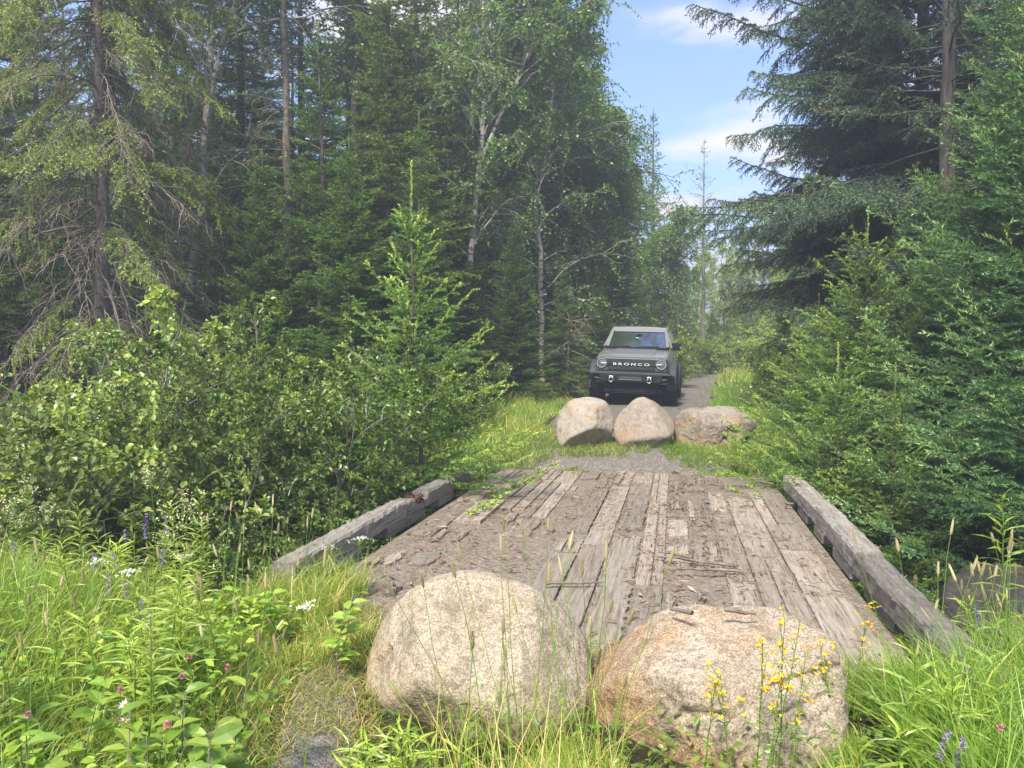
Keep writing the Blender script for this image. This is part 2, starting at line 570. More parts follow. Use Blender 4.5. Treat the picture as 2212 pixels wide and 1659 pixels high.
def groundmat():
    m, nt, out = newmat('forest_soil')
    t = nd(nt, 'ShaderNodeTexCoord')
    v = t.outputs['Object']
    n = nd(nt, 'ShaderNodeTexNoise', {'Vector': v, 'Scale': .9, 'Detail': 8.0, 'Roughness': .7})
    n2 = nd(nt, 'ShaderNodeTexNoise', {'Vector': v, 'Scale': 30.0, 'Detail': 6.0, 'Roughness': .75})
    c = ramp(nt, n.outputs['Fac'], [(.35, (.05, .04, .024)), (.52, (.075, .075, .03)), (.68, (.07, .09, .03))])
    c = mixc(nt, ramp(nt, n2.outputs['Fac'], [(.4, .6), (.62, 0.0)]), c, (.028, .022, .014))
    c = mixc(nt, ramp(nt, n2.outputs['Fac'], [(.58, 0.0), (.75, .7)]), c, (.19, .14, .075))
    b = nd(nt, 'ShaderNodeBump', {'Height': n2.outputs['Fac'], 'Strength': .8, 'Distance': .03})
    p = nd(nt, 'ShaderNodeBsdfPrincipled', {'Base Color': c, 'Roughness': 1.0, 'Normal': b.outputs[0], 'Specular IOR Level': .1})
    nt.links.new(p.outputs[0], out.inputs[0])
    return m


MT = {}
MT['soil'] = groundmat()
MT['gravel'] = gravelmat('road_gravel', (.12, .103, .085), (.215, .188, .158), (.34, .305, .265), (.11, .075, .045), .55)
MT['deck_dirt'] = gravelmat('deck_dirt', (.17, .135, .098), (.275, .228, .172), (.39, .33, .255), (.16, .075, .04), .8)
MT['wood'] = woodmat('weathered_planks', (.15, .115, .08), (.32, .27, .205), (.41, .365, .295), .85)
MT['rail'] = woodmat('weathered_timber', (.125, .108, .084), (.26, .232, .19), (.35, .322, .275))
MT['rot'] = bark('rotten_wood', (.05, .02, .012), (.17, .08, .045), (8, 8, 8), 5)
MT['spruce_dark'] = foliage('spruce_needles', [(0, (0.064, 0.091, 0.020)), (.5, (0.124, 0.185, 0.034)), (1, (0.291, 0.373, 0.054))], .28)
MT['spruce_blue'] = foliage('shaded_spruce_needles', [(0, (0.048, 0.076, 0.046)), (.55, (0.095, 0.151, 0.075)), (.9, (0.186, 0.232, 0.094)), (1, (0.441, 0.273, 0.105))], .25)  # back-lit shade put into a darker, bluer needle colour
MT['spruce_olive'] = foliage('old_spruce_needles', [(0, (0.124, 0.157, 0.041)), (.5, (0.246, 0.296, 0.071)), (1, (0.439, 0.492, 0.106))], .3)
MT['fir'] = foliage('fir_needles', [(0, (0.062, 0.113, 0.021)), (.5, (0.124, 0.220, 0.036)), (1, (0.287, 0.446, 0.064))], .28)
MT['young'] = foliage('young_spruce_needles', [(0, (0.100, 0.185, 0.043)), (.5, (0.230, 0.373, 0.072)), (1, (0.633, 0.746, 0.140))], .35)
MT['larch'] = foliage('larch_needles', [(0, (0.065, 0.134, 0.047)), (.5, (0.140, 0.251, 0.079)), (1, (0.385, 0.488, 0.135))], .35)
MT['birch_leaf'] = foliage('birch_leaves', [(0, (0.087, 0.161, 0.036)), (.5, (0.172, 0.285, 0.056)), (1, (0.342, 0.471, 0.092))], .42, .045)
MT['alder_leaf'] = foliage('alder_leaves', [(0, (0.152, 0.224, 0.049)), (.5, (0.323, 0.422, 0.093)), (1, (0.610, 0.661, 0.171))], .45, .05, .45)
MT['bush_leaf'] = foliage('bush_leaves', [(0, (0.090, 0.162, 0.024)), (.5, (0.191, 0.298, 0.040)), (1, (0.432, 0.495, 0.068))], .42, .05, .4)
MT['bright_leaf'] = foliage('sunlit_far_leaves', [(0, (0.184, 0.284, 0.062)), (.5, (0.346, 0.468, 0.093)), (1, (0.609, 0.670, 0.162))], .45)  # open sunlight and distance paleness put into this leaf colour
MT['grass'] = foliage('grass_blades', [(0, (0.106, 0.199, 0.023)), (.5, (0.228, 0.382, 0.045)), (.8, (0.411, 0.510, 0.079)), (.92, (0.641, 0.510, 0.170)), (1, (0.750, 0.594, 0.227))], .45, .04)
MT['herb'] = foliage('herb_leaves', [(0, (0.122, 0.232, 0.021)), (.5, (0.251, 0.408, 0.041)), (1, (0.488, 0.584, 0.078))], .45, .05)
MT['straw'] = foliage('dry_grass_heads', [(0, (.30, .26, .11)), (.5, (.44, .37, .18)), (1, (.58, .5, .28))], .3, .02)
MT['purple'] = foliage('vetch_petals', [(0, (.20, .12, .50)), (.5, (.30, .19, .60)), (1, (.46, .28, .62))], .3)
MT['white'] = foliage('white_petals', [(0, (.60, .60, .50)), (1, (.82, .80, .72))], .3)
MT['cream'] = foliage('cream_florets', [(0, (.55, .52, .28)), (1, (.80, .75, .48))], .3)
MT['pink'] = foliage('clover_florets', [(0, (.50, .16, .25)), (1, (.70, .34, .42))], .3)
MT['yellow'] = foliage('yellow_petals', [(0, (.70, .42, .015)), (1, (.85, .62, .04))], .3)
MT['bark_spruce'] = bark('spruce_bark', (.04, .031, .026), (.12, .098, .082))
MT['bark_dead'] = bark('dead_branch_bark', (.085, .066, .05), (.28, .23, .185), (5, 5, 5), 3)
MT['bark_birch'] = bark('birch_bark', (.28, .25, .215), (.48, .44, .39), (2, 2, 6), 2.5, .3, True)
MT['bark_alder'] = bark('alder_bark', (.09, .075, .055), (.30, .26, .21), (4, 4, 4), 4)
MT['bark_brown'] = bark('fir_bark', (.045, .036, .03), (.14, .115, .095))
MT['dead_needles'] = foliage('dead_rusty_needles', [(0, (.13, .05, .022)), (1, (.30, .12, .05))], .3)

# ------------------------------------------------------------------ ground sheet
def axis(lo, hi, c, fine, n):
    t = np.linspace(-1, 1, n)
    s = np.sinh(t * 5.2) / math.sinh(5.2)
    v = np.where(s < 0, c + s * (c - lo), c + s * (hi - c))
    return np.unique(np.concatenate([v, np.arange(fine[0], fine[1], fine[2])]))


def grid(xs, ys, zf, name, mat, lift=0.0):
    X, Y = np.meshgrid(xs, ys)
    Z = zf(X, Y) + lift
    a = Acc()
    nx, ny = len(xs), len(ys)
    i = (np.arange(ny - 1)[:, None] * nx + np.arange(nx - 1)[None]).ravel()
    a.add(np.stack([X, Y, Z], -1), np.stack([i, i + 1, i + nx + 1, i + nx], 1))
    return a.mesh(name, mat, True)


gx = axis(-300, 300, 0, (-14, 14, .16), 140)
gy = axis(-250, 400, 10, (-2, 42, .16), 160)
tag(link('ground', grid(gx, gy, hgt, 'ground', MT['soil'])), 'brown and green forest soil under the grass', 'ground', None, 'structure')

# the gravel road, with ragged edges
ys = np.concatenate([np.arange(BY1 - .25, 40, .2), np.arange(40, 58, .5)])
us = np.linspace(-1, 1, 15)
V = []
for y in ys:
    c = float(road_c(y))
    sl_ = (float(road_c(y + .1)) - c) / .1
    nx_, ny_ = 1 / math.hypot(1, sl_), -sl_ / math.hypot(1, sl_)
    wl = 1.75 + .22 * float(fbm2(np.array(y), np.array(0.), .8, 3, 21)) + (.3 if y < 11 else 0)
    wr = 1.75 + .22 * float(fbm2(np.array(y), np.array(9.), .8, 3, 22))
    for u in us:
        w_ = wl * u if u < 0 else wr * u
        px_, py_ = c + nx_ * w_, y + ny_ * w_
        rut = -.02 * math.exp(-((abs(w_) - .8) / .25) ** 2)
        V.append((px_, py_, float(hgt(px_, py_)) + .02 + rut - (.05 if abs(u) == 1 else 0)))
n_ = len(us)
i_ = (np.arange(len(ys) - 1)[:, None] * n_ + np.arange(n_ - 1)[None]).ravel()
tag(link('gravel_road', Acc().add(V, np.stack([i_, i_ + 1, i_ + n_ + 1, i_ + n_], 1)).mesh('gravel_road', MT['gravel'], True)),
    'grey gravel road leading away from the bridge and bending right', 'road', None, 'structure')

# the footpath past the near boulders
PATH = [G(600, 1.2), G(640, 2.5), G(668, 3.1), G(700, 3.6), G(722, 4.1), G(760, 4.7)]
PATH = np.array(PATH)


def path_dist(x, y):
    P = np.stack([np.asarray(x, float), np.asarray(y, float)], -1)[..., None, :]
    A, B = PATH[:-1], PATH[1:]
    t = np.clip(((P - A) * (B - A)).sum(-1) / ((B - A) ** 2).sum(-1), 0, 1)
    return np.sqrt((((A + (B - A) * t[..., None]) - P) ** 2).sum(-1)).min(-1)


t_ = np.linspace(0, 1, 60)
k_ = np.linspace(0, 1, len(PATH))
pc = np.stack([np.interp(t_, k_, PATH[:, 0]), np.interp(t_, k_, PATH[:, 1])], 1)
V = []
for q, (x, y) in enumerate(pc):
    for u in np.linspace(-1, 1, 7):
        w_ = (.21 + .06 * float(fbm2(np.array(q * .2), np.array(u > 0, float), 1, 2, 3)))
        px_, py_ = x + u * w_, y + .15 * u * w_
        V.append((px_, py_, float(hgt(px_, py_)) + .014 - (.04 if abs(u) == 1 else 0)))
i_ = (np.arange(59)[:, None] * 7 + np.arange(6)[None]).ravel()
tag(link('path', Acc().add(V, np.stack([i_, i_ + 1, i_ + 8, i_ + 7], 1)).mesh('path', MT['gravel'], True)),
    'narrow gravel footpath trodden through the grass', 'path', None, 'structure')

# stream water in the gully
m, nt, out = newmat('stream_water')
t = nd(nt, 'ShaderNodeTexCoord')
n = nd(nt, 'ShaderNodeTexNoise', {'Vector': t.outputs['Object'], 'Scale': 6.0, 'Detail': 5.0, 'Distortion': 1.0})
fo = ramp(nt, n.outputs['Fac'], [(.57, 0.0), (.66, 1.0)])
b = nd(nt, 'ShaderNodeBump', {'Height': n.outputs['Fac'], 'Strength': .6, 'Distance': .05})
p = nd(nt, 'ShaderNodeBsdfPrincipled', {'Base Color': mixc(nt, fo, (.02, .022, .016), (.6, .62, .62)), 'Roughness': .12, 'Normal': b.outputs[0]})
nt.links.new(p.outputs[0], out.inputs[0])
wx = np.linspace(-30, 30, 61)
wy = np.linspace(6.2, 9.4, 9)
tag(link('water', grid(wx, wy, lambda X, Y: np.full_like(X, -1.62) + .01 * np.sin(X * 3 + Y), 'water', m)),
    'dark stream running under the bridge', 'stream', None, 'structure')

# ------------------------------------------------------------------ boulders


def ico(sub):
    bm = bmesh.new()
    bmesh.ops.create_icosphere(bm, subdivisions=sub, radius=1)
    bm.verts.index_update()
    V = np.array([v.co[:] for v in bm.verts])
    F = np.array([[v.index for v in f.verts] for f in bm.faces])
    bm.free()
    return V, F


def boulder(name, outline, cpx, d, ry, mat, facets=(), sub=6, seed=1, lump=.035, p=2.4, grooves=(), k=22, rough=1.0):
    """a stone whose front outline is drawn round its centre; local x right, y away from the viewer, z up"""
    D, F = ico(sub)
    D = unit(D)
    o = np.array([((x - cpx[0]) / 1661 * d, (cpx[1] - y) / 1661 * d) for x, y in outline])
    ph, rr = np.arctan2(o[:, 1], o[:, 0]), np.hypot(o[:, 0], o[:, 1])
    q = np.argsort(ph)
    ph, rr = ph[q], rr[q]
    ph = np.concatenate([ph - 2 * math.pi, ph, ph + 2 * math.pi])
    rr = np.tile(rr, 3)
    f = np.arctan2(D[:, 2], D[:, 0])
    r2 = sum(np.interp(f + e, ph, rr) for e in (-.05, 0, .05)) / 3
    rho = np.hypot(D[:, 0], D[:, 2])
    yy = np.where(D[:, 1] < 0, ry[0], ry[1])
    inv = ((rho / r2) ** p + (np.abs(D[:, 1]) / yy) ** p) ** (1 / p)
    tot = inv ** k
    for nx, ny, nz, dd in facets:
        n_ = unit(np.array([nx, ny, nz]))
        tot = tot + np.maximum(D @ n_ / dd, 0) ** k
    V = D * (1 / tot ** (1 / k))[:, None]
    sz = rr.mean()
    s = 1 / sz
    e = lump * fbm(V * 1.9 * s, 3, seed) + rough * (.022 * (1 - np.abs(fbm(V * 4.5 * s, 4, seed + 31)) * 2) * .8 + .010 * fbm(V * 14 * s, 4, seed + 60))
    for (gx0, gz0, gx1, gz1, wd, dep) in grooves:
        A, B = np.array([gx0, gz0]), np.array([gx1, gz1])
        P2 = V[:, [0, 2]] + .02 * np.stack([fbm(V * 6, 2, seed + 5), fbm(V * 6, 2, seed + 6)], 1)
        tt = np.clip(((P2 - A) @ (B - A)) / ((B - A) @ (B - A)), 0, 1)
        ds = np.linalg.norm(P2 - (A + tt[:, None] * (B - A)), axis=1)
        e = e - np.where(V[:, 1] < 0, dep * np.exp(-(ds / wd) ** 2) * (1 - (2 * tt - 1) ** 6) / sz, 0)
    V = V + D * (e * sz)[:, None]
    me = Acc().add(V, F).mesh(name, mat, True)
    ob = link(name, me)
    # face the viewer: the stone's own frame leans with the line of sight
    v = FWD * d + RGT * ((cpx[0] - 1106) / 1661 * d)
    hor = math.atan2((cpx[1] - 773) / 1661, 1.0)
    ob.location = (v[0], v[1], CAM_H - (cpx[1] - 773) / 1661 * d)
    ob.rotation_euler = Euler((-hor * .8, 0, math.atan2(-v[0], v[1])), 'XYZ')
    return ob


GRP = 'boulders blocking the near end of the bridge'
rk1 = rockmat('pale_granite', (.45, .375, .275), (.32, .255, .17), (.12, .095, .06), (.36, .255, .14), .50, .70, 3.1)
rk2 = rockmat('rusty_granite', (.46, .385, .295), (.29, .22, .14), (.10, .075, .045), (.36, .20, .08), .45, .62, 8.3, 1.0, (-.22, 0, -.22))
rk3 = rockmat('orange_topped_granite', (.43, .38, .31), (.32, .265, .20), (.13, .10, .08), (.38, .235, .11), .50, .66, 1.2, .7, (-.05, 0, .25))
rk4 = rockmat('buff_granite', (.385, .32, .26), (.29, .23, .175), (.12, .10, .08), (.36, .235, .125), .60, .74, 5.5, .7, (-.25, 0, .12))
rk5 = rockmat('brown_layered_stone', (.34, .295, .245), (.19, .145, .11), (.06, .05, .045), (.42, .27, .11), .44, .56, 9.5, .7, (-.1, 0, -.5))
rk6 = rockmat('dark_stream_rock', (.055, .05, .045), (.03, .027, .024), (.012, .012, .01), (.07, .055, .04), .55, .7, 2.2, .7)

b = boulder('boulder', [(785, 1430), (800, 1385), (830, 1335), (880, 1288), (950, 1257), (1000, 1250), (1060, 1254), (1120, 1272), (1190, 1303), (1240, 1350), (1270, 1400), (1275, 1470),
                        (1245, 1580), (1130, 1690), (950, 1700), (860, 1630), (810, 1545), (787, 1475)], (1030, 1440), 3.85, (.42, .42), rk1,
            [(-.30, -.66, -.69, .385), (.05, -.86, .50, .36), (.70, -.6, .35, .45), (-.78, -.58, .22, .44), (.25, -.50, -.83, .50)], 7, 3, .03, 3.4, [(-.51, -.01, -.42, .10, .012, .03), (-.45, .02, -.41, .09, .010, .022)])
tag(b, 'pale grey beige boulder with a rounded top, largest before the bridge', 'boulder', GRP)
b = boulder('boulder', [(1275, 1455), (1330, 1395), (1385, 1352), (1440, 1330), (1520, 1325), (1560, 1332), (1600, 1318), (1680, 1318), (1740, 1335), (1785, 1375), (1800, 1420), (1812, 1470),
                        (1805, 1560), (1775, 1660), (1660, 1760), (1440, 1760), (1320, 1680), (1282, 1570)], (1545, 1500), 3.6, (.44, .42), rk2,
            [(-.02, -.55, .83, .245), (-.50, -.80, -.33, .37), (.42, -.90, .05, .385), (.1, -.95, -.30, .44), (-.62, -.35, .70, .34)], 7, 14, .045, 3.0,
            [(.2, .02, .56, .19, .016, .028), (-.35, .10, -.14, -.05, .07, .035), (-.14, -.07, .08, -.09, .028, .028), (.22, -.10, .5, .05, .02, .016)], rough=1.6)
tag(b, 'orange stained boulder with yellow flowers in front of it, before the bridge', 'boulder', GRP)
GRP = 'boulders blocking the far end of the bridge'
b = boulder('boulder', [(1202, 935), (1207, 900), (1222, 875), (1250, 858), (1275, 853), (1298, 860), (1318, 880), (1328, 910), (1322, 935), (1310, 965), (1250, 985), (1215, 975)], (1265, 920), 12.3, (.42, .4), rk3,
            [(.35, -.62, -.70, .27), (-.1, -.95, .28, .32), (.75, -.6, .2, .34), (-.7, -.65, .3, .36), (0, -.4, .9, .36)], 6, 5, .04, 3.0)
tag(b, 'rounded pale boulder with an orange top, leftmost of the three beyond the bridge', 'boulder', GRP)
b = boulder('boulder', [(1328, 915), (1335, 900), (1355, 880), (1375, 862), (1390, 858), (1405, 864), (1430, 882), (1450, 900), (1458, 920), (1450, 945), (1435, 972), (1390, 985), (1345, 972), (1330, 945)], (1392, 922), 12.2, (.4, .4), rk4,
            [(.12, -.97, .22, .28), (-.72, -.6, .33, .35), (.7, -.5, .5, .36), (.2, -.7, -.7, .36)], 6, 8, .025, 3.0)
tag(b, 'peaked buff boulder in the middle of the three beyond the bridge', 'boulder', GRP)
b = boulder('boulder', [(1458, 930), (1462, 905), (1480, 888), (1500, 882), (1520, 884), (1545, 878), (1570, 878), (1605, 892), (1632, 910), (1634, 918), (1610, 935), (1595, 965), (1560, 985), (1490, 980), (1462, 960)], (1545, 928), 12.2, (.45, .5), rk5,
            [(.15, -.55, .8, .25), (-.55, -.82, -.05, .36), (.45, -.85, -.25, .30), (0, -.95, -.2, .33)], 7, 12, .06, 3.2,
            [(-.22, .3, -.3, -.3, .03, .09), (-.15, .15, .1, .12, .03, .05), (.1, .12, .42, -.08, .03, .06), (.1, -.12, .3, -.18, .03, .05)], rough=1.8)
tag(b, 'low cracked brown and ochre boulder, rightmost beyond the bridge', 'boulder', GRP)
b = boulder('stream_boulder', [(2060, 1330), (2075, 1265), (2110, 1235), (2160, 1225), (2230, 1235), (2270, 1300), (2280, 1400), (2200, 1450), (2100, 1430)], (2180, 1375), 6.6, (.5, .5), rk6, [(-.3, -.6, .75, .40), (.5, -.8, .2, .42)], 6, 22, .08, rough=2.0)
tag(b, 'dark wet boulder in the stream beside the right rail', 'boulder')
for q, (px, d_, r_, lab) in enumerate([(2040, 7.1, .3, 'small dark stone in the stream under the right spruces'), (2190, 5.9, .24, 'small dark stone in the stream at the frame edge'),
                                       (1960, 7.6, .22, 'small dark stone at the water beside the right rail')]):
    D, F = ico(5)
    V = D * (r_ * (1 + .3 * fbm(D * 1.5, 3, 40 + q)))[:, None] * np.array([1.2, 1, .7])
    x, y = G(px, d_)
    o = link('stream_stone', Acc().add(V, F).mesh('stream_stone', rk6, True), None, (x, y, float(hgt(x, y)) + .08))
    tag(o, lab, 'stone')

# ------------------------------------------------------------------ bridge
br = empty('timber_bridge', (-.65, BY0, 0))
tag(br, 'old single lane timber bridge with weathered planks and low side rails', 'bridge')
OX, OY = -.65, BY0
LEN = BY1 - BY0
W0, W1 = BX0 - OX, BX1 - OX


def to_local(a):
    return a


g = np.random.default_rng(5)
a = Acc()
# deck slab: dirt-packed lower planking, gently uneven
xs = np.linspace(W0 + .18, W1 - .18, 40)
ys = np.linspace(0, LEN, 64)
X, Y = np.meshgrid(xs, ys)
Z = -.012 + .010 * fbm2(X, Y, 1.5, 3, 2)
nx = len(xs)
i = (np.arange(len(ys) - 1)[:, None] * nx + np.arange(nx - 1)[None]).ravel()
a.add(np.stack([X, Y, Z], -1), np.stack([i, i + 1, i + nx + 1, i + nx], 1))
rbox(a, ((W0 + W1) / 2, LEN / 2, -.13), (W1 - W0 - .37, LEN - .02, .18), 0)
link('deck', a.mesh('deck', MT['deck_dirt']), br)


def jag(n, amp, g):
    e = g.normal(size=n) * amp
    return np.convolve(np.r_[e, e[:2]], [.5, .5, .0], 'same')[:n] + (g.random(n) < .12) * g.normal(size=n) * amp * 2


def keep(x, y):
    """how much wearing-plank is left at a deck spot (world coordinates)"""
    if x > .42:
        v = .97 if y < 9.2 else .55 - (.55 if y > 9.9 else 0)
        if .42 < x < .75 and y > 8.0:
            v = .4
        return v
    if -1.05 < x < -.10:
        return .97 if y < 9.7 or x > -.6 else .6
    if x < -1.35:
        if y > 7.0:
            return .95 if x < -1.9 or y > 7.7 else .7
        return .14 if y < 6.5 else .4
    if x < -1.0:
        return .42 if y > 7.4 else .22
    return .5 if y < 6.9 else (.62 if 7.3 < y < 8.6 else .2)


a = Acc()
x = W0 + .22
ncol = 0
while x < W1 - .25:
    w = g.uniform(.19, .29)
    if x + w > W1 - .17:
        break
    y = g.uniform(-.3, 0)
    while y < LEN - .05:
        L = g.uniform(.9, 3.4)
        y1 = min(y + L, LEN - g.uniform(0, .12))
        y0 = max(y, .02)
        # split at worn spots
        step = .22
        runs, cur = [], None
        t = y0
        while t < y1 - .05:
            ok = g.random() < keep(x + w / 2 + OX, t + OY) ** .55 if cur is None else g.random() < keep(x + w / 2 + OX, t + OY) ** .35
            if ok:
                cur = [t, min(t + step, y1)] if cur is None else [cur[0], min(t + step, y1)]
            elif cur:
                runs.append(cur)
                cur = None
            t += step
        if cur:
            runs.append(cur)
        for r0, r1 in runs:
            if r1 - r0 < .15:
                continue
            worn = keep(x + w / 2 + OX, (r0 + r1) / 2 + OY) < .9 or g.random() < .25
            # a board is split lengthwise into one to three slivers
            cuts = [0, 1]
            if g.random() < .40:
                cuts = [0, g.uniform(.3, .7), 1] if g.random() < .7 else [0, .33, .64, 1]
            for c0, c1 in zip(cuts[:-1], cuts[1:]):
                if worn and g.random() < .25:
                    continue
                s0 = r0 + abs(g.normal()) * (.12 if worn else .03)
                s1 = r1 - abs(g.normal()) * (.12 if worn else .03)
                if s1 - s0 < .12:
                    continue
                n = max(4, int((s1 - s0) / .045))
                yy = np.linspace(s0, s1, n)
                am = .020 if worn else .005
                xl = x + w * c0 + .003 + np.abs(jag(n, am, g))
                xr = x + w * c1 - .003 - np.abs(jag(n, am, g))
                bad = xr - xl < .015
                xr[bad] = xl[bad] + .015
                ke = 4
                el = np.linspace(xl[-1], xr[-1], ke + 2)[1:-1]
                e0 = np.linspace(xr[0], xl[0], ke + 2)[1:-1]
                poly = np.concatenate([np.c_[xr, yy], np.c_[el[::-1], s1 + g.normal(size=ke) * (.06 if worn else .012)],
                                       np.c_[xl[::-1], yy[::-1]], np.c_[e0[::-1], s0 + g.normal(size=ke) * (.035 if worn else .008)]])
                th = g.uniform(.006, .016)
                zt = th + .006 * (poly[:, 0] - x) / w * g.normal() + .004 * g.normal(size=len(poly)) * worn
                prism(a, poly, -.02, zt, g.random())
        y = y1 + g.uniform(.004, .015)
    x += w + g.uniform(.004, .014)
    ncol += 1
tag(link('planking', a.mesh('planking', MT['wood']), br), 'worn ragged wearing planks running along the deck')


def timber(name, x, y0, y1, w, z0, z1, seed, mat, notch=None, lab=None):
    g = np.random.default_rng(seed)
    n = int((y1 - y0) / .06) + 2
    yy = np.linspace(y0, y1, n)
    rings = []
    c = .018
    base = np.array([(-w / 2, z0 + c), (-w / 2 + c, z0), (w / 2 - c, z0), (w / 2, z0 + c), (w / 2, (z0 + z1) / 2), (w / 2, z1 - c), (w / 2 - c, z1), (w * .15, z1 - .006), (-w * .15, z1 - .006), (-w / 2 + c, z1), (-w / 2, z1 - c), (-w / 2, (z0 + z1) / 2)])
    for q, y in enumerate(yy):
        r = base + .004 * g.normal(size=base.shape)
        r[:, 0] += .012 * math.sin(y * 1.3 + seed)
        if notch and notch[0] < y < notch[1]:
            up_ = r[:, 1] > (z0 + z1) / 2 + .02
            r[up_, 1] -= notch[2] * g.uniform(.6, 1.1)
            r[up_, 0] *= g.uniform(.8, 1.0)
        rings.append(np.c_[r[:, 0] + x, np.full(len(r), y), r[:, 1]])
    a = Acc()
    loft(a, rings, g.random())
    o = link(name, a.mesh(name, mat), br)
    if lab:
        o['label'] = lab
    return o


# rails: two timbers per side, laid on spacer blocks
XL, XR = W0 + .06, W1 - .09
timber('rail_timber', XL, .70, 2.95, .18, .085, .24, 1, MT['rail'])
timber('rail_timber', XL, 2.958, LEN - 1.15, .18, .085, .235, 2, MT['rail'], (3.18, 3.52, .12), 'rail timber with a rotted hollow in its top')
timber('rail_timber', XR, -.95, 1.75, .19, .085, .24, 3, MT['rail'])
timber('rail_timber', XR, 1.758, LEN - 1.55, .19, .085, .25, 4, MT['rail'])
for xx, ysb in ((XL, [(.75, 1.0), (1.25, 1.85), (2.45, 3.45), (3.95, 4.5), (4.95, 5.6)]), (XR, [(-.7, .45), (.85, 1.55), (1.95, 2.6), (3.05, 3.45), (3.85, 4.4), (4.7, 5.25)])):
    for y0, y1 in ysb:
        a = Acc()
        rbox(a, (xx, (y0 + y1) / 2, .04), (.165, y1 - y0, .105), .012, None, 1, g.random())
        link('spacer_block', a.mesh('spacer_block', MT['rail']), br)
for xx in (W0 + .45, (W0 + W1) / 2, W1 - .45):
    a = Acc()
    rbox(a, (xx, LEN / 2, -.42), (.3, LEN + .5, .36), .02)
    link('beam', a.mesh('beam', MT['rail']), br)
a = Acc()
for q in range(26):
    p = np.array([XL + g.normal() * .05, 3.35 + g.normal() * .09, .165 + g.random() * .05])
    rbox(a, p, (g.uniform(.015, .05), g.uniform(.03, .12), g.uniform(.01, .03)), 0, tuple(g.normal(size=3) * .6))
link('rotten_wood', a.mesh('rotten_wood', MT['rot']), br)

# chips, needles and bark litter on the deck
a = Acc()
n = 17000
x = g.uniform(BX0 + .25, BX1 - .25, n)
y = g.uniform(BY0 + .1, BY1 + .1, n)
m_ = fbm2(x, y, 1.4, 3, 77) + .30 * ((x < -1.2) & (y < 6.6)) + .22 * ((x > -.3) & (x < .6)) + .2 * ((y > 7) & (x < -2)) > -.04
x, y = x[m_], y[m_]
n = len(x)
L = g.uniform(.010, .055, n) * g.choice([.5, .8, 1, 2.0], n)
az = g.random(n) * 6.283
d = np.stack([np.cos(az), np.sin(az), g.normal(size=n) * .12], 1)
p = np.stack([x, y, .012 + g.random(n) * .02], 1)
kites(a, p, d, L, L * g.uniform(.07, .26, n), g, g.random(n), 2.5)
mch, nt, out = newmat('bark_litter')
at_ = nd(nt, 'ShaderNodeAttribute', attribute_name='tint')
cc = ramp(nt, at_.outputs['Fac'], [(0, (.10, .048, .025)), (.5, (.21, .092, .042)), (.8, (.28, .165, .09)), (1, (.40, .33, .24))])
pb = nd(nt, 'ShaderNodeBsdfPrincipled', {'Base Color': cc, 'Roughness': .9})
nt.links.new(pb.outputs[0], out.inputs[0])
tag(link('wood_litter', a.mesh('wood_litter', mch)), 'reddish bark chips and needles littering the bridge deck', 'litter', None, 'stuff')
sticks = [((2.35, 0), 0, 0, 0)]
for px, py, L, az, lab in [(1590, 1240, .62, 2.9, 'long thin stick lying on the right half of the deck'), (1600, 1252, .45, 3.2, 'pale stick lying below the long stick on the deck'),
                           (1500, 1222, .3, 2.6, 'short stick left of the long stick on the deck'), (1180, 1280, .4, .35, 'bark stick behind the pale rounded boulder'),
                           (1440, 1128, .3, .1, 'short stick in the middle of the deck'), (1700, 1100, .25, .2, 'small stick near the right rail')]:
    dd = CAM_H * 1661 / (py - 773)
    x, y = G(px, dd)
    C = grow(np.array([[x, y, .055]]), np.array([[math.cos(az), math.sin(az), 0.0]]), L, 8, 0, 0, .12, g)
    C[..., 2] = .05
    a = Acc()
    tubes(a, C, np.linspace(.014, .006, 8)[None], 6)
    tag(link('stick', a.mesh('stick', MT['bark_dead'], True)), lab, 'stick', 'sticks lying on the bridge deck')
for px, py, L, az, lab in [(1500, 1330, .28, 2.4, 'driftwood stick resting on top of the orange stained boulder'), (1570, 1322, .3, .15, 'thin stick with a pebble on the orange stained boulder')]:
    dd = 3.62
    x, y = G(px, dd)
    z = CAM_H - (py - 773) / 1661 * dd
    C = grow(np.array([[x, y, z]]), np.array([[math.cos(az), math.sin(az), -.12]]), L * .5, 6, 0, 0, .05, g)
    a = Acc()
    tubes(a, C, np.linspace(.012, .007, 6)[None], 6)
    tag(link('stick', a.mesh('stick', MT['bark_dead'], True)), lab, 'stick')
# ------------------------------------------------------------------ parked off-road car
PAINT = plain('grey_green_paint', (.17, .172, .162), .32, 0.0, .5, .05, 3, .6)
ROOFP = plain('roof_paint', (.27, .275, .27), .35, 0, .5, .05, 3, .4)
BLK = plain('black_plastic', (.009, .009, .0095), .6, 0, .2, .2, 40)
DGR = plain('dark_grey_plastic', (.045, .047, .052), .6, 0, .3, .15, 40)
GRILL = plain('grille_paint', (.06, .064, .06), .4, 0, .5, .1, 20)
MESHM = plain('grille_mesh_black', (.008, .008, .009), .6)
RUB = plain('tyre_rubber', (.014, .014, .015), .85, 0, .3, .3, 30)
CHR = plain('bare_metal', (.42, .42, .43), .35, .85)
WHT = plain('white_letter', (.62, .62, .61), .4)
GLS = plain('tinted_glass', (.012, .016, .02), .03, 0, .9, 0, 5, .9)
GLS.node_tree.nodes['Principled BSDF'].inputs['IOR'].default_value = 2.6
LENS = plain('lamp_lens', (.10, .105, .10), .12, 0, .8, .1, 8, .8)
RING = plain('lamp_ring', (.24, .25, .245), .3, 0, .6)
RIM = plain('wheel_rim', (.05, .05, .052), .4, .6)
STK = plain('green_sticker', (.10, .50, .34), .5)
SKID = plain('skid_plate', (.36, .36, .35), .5, .5, .5, .3, 12)


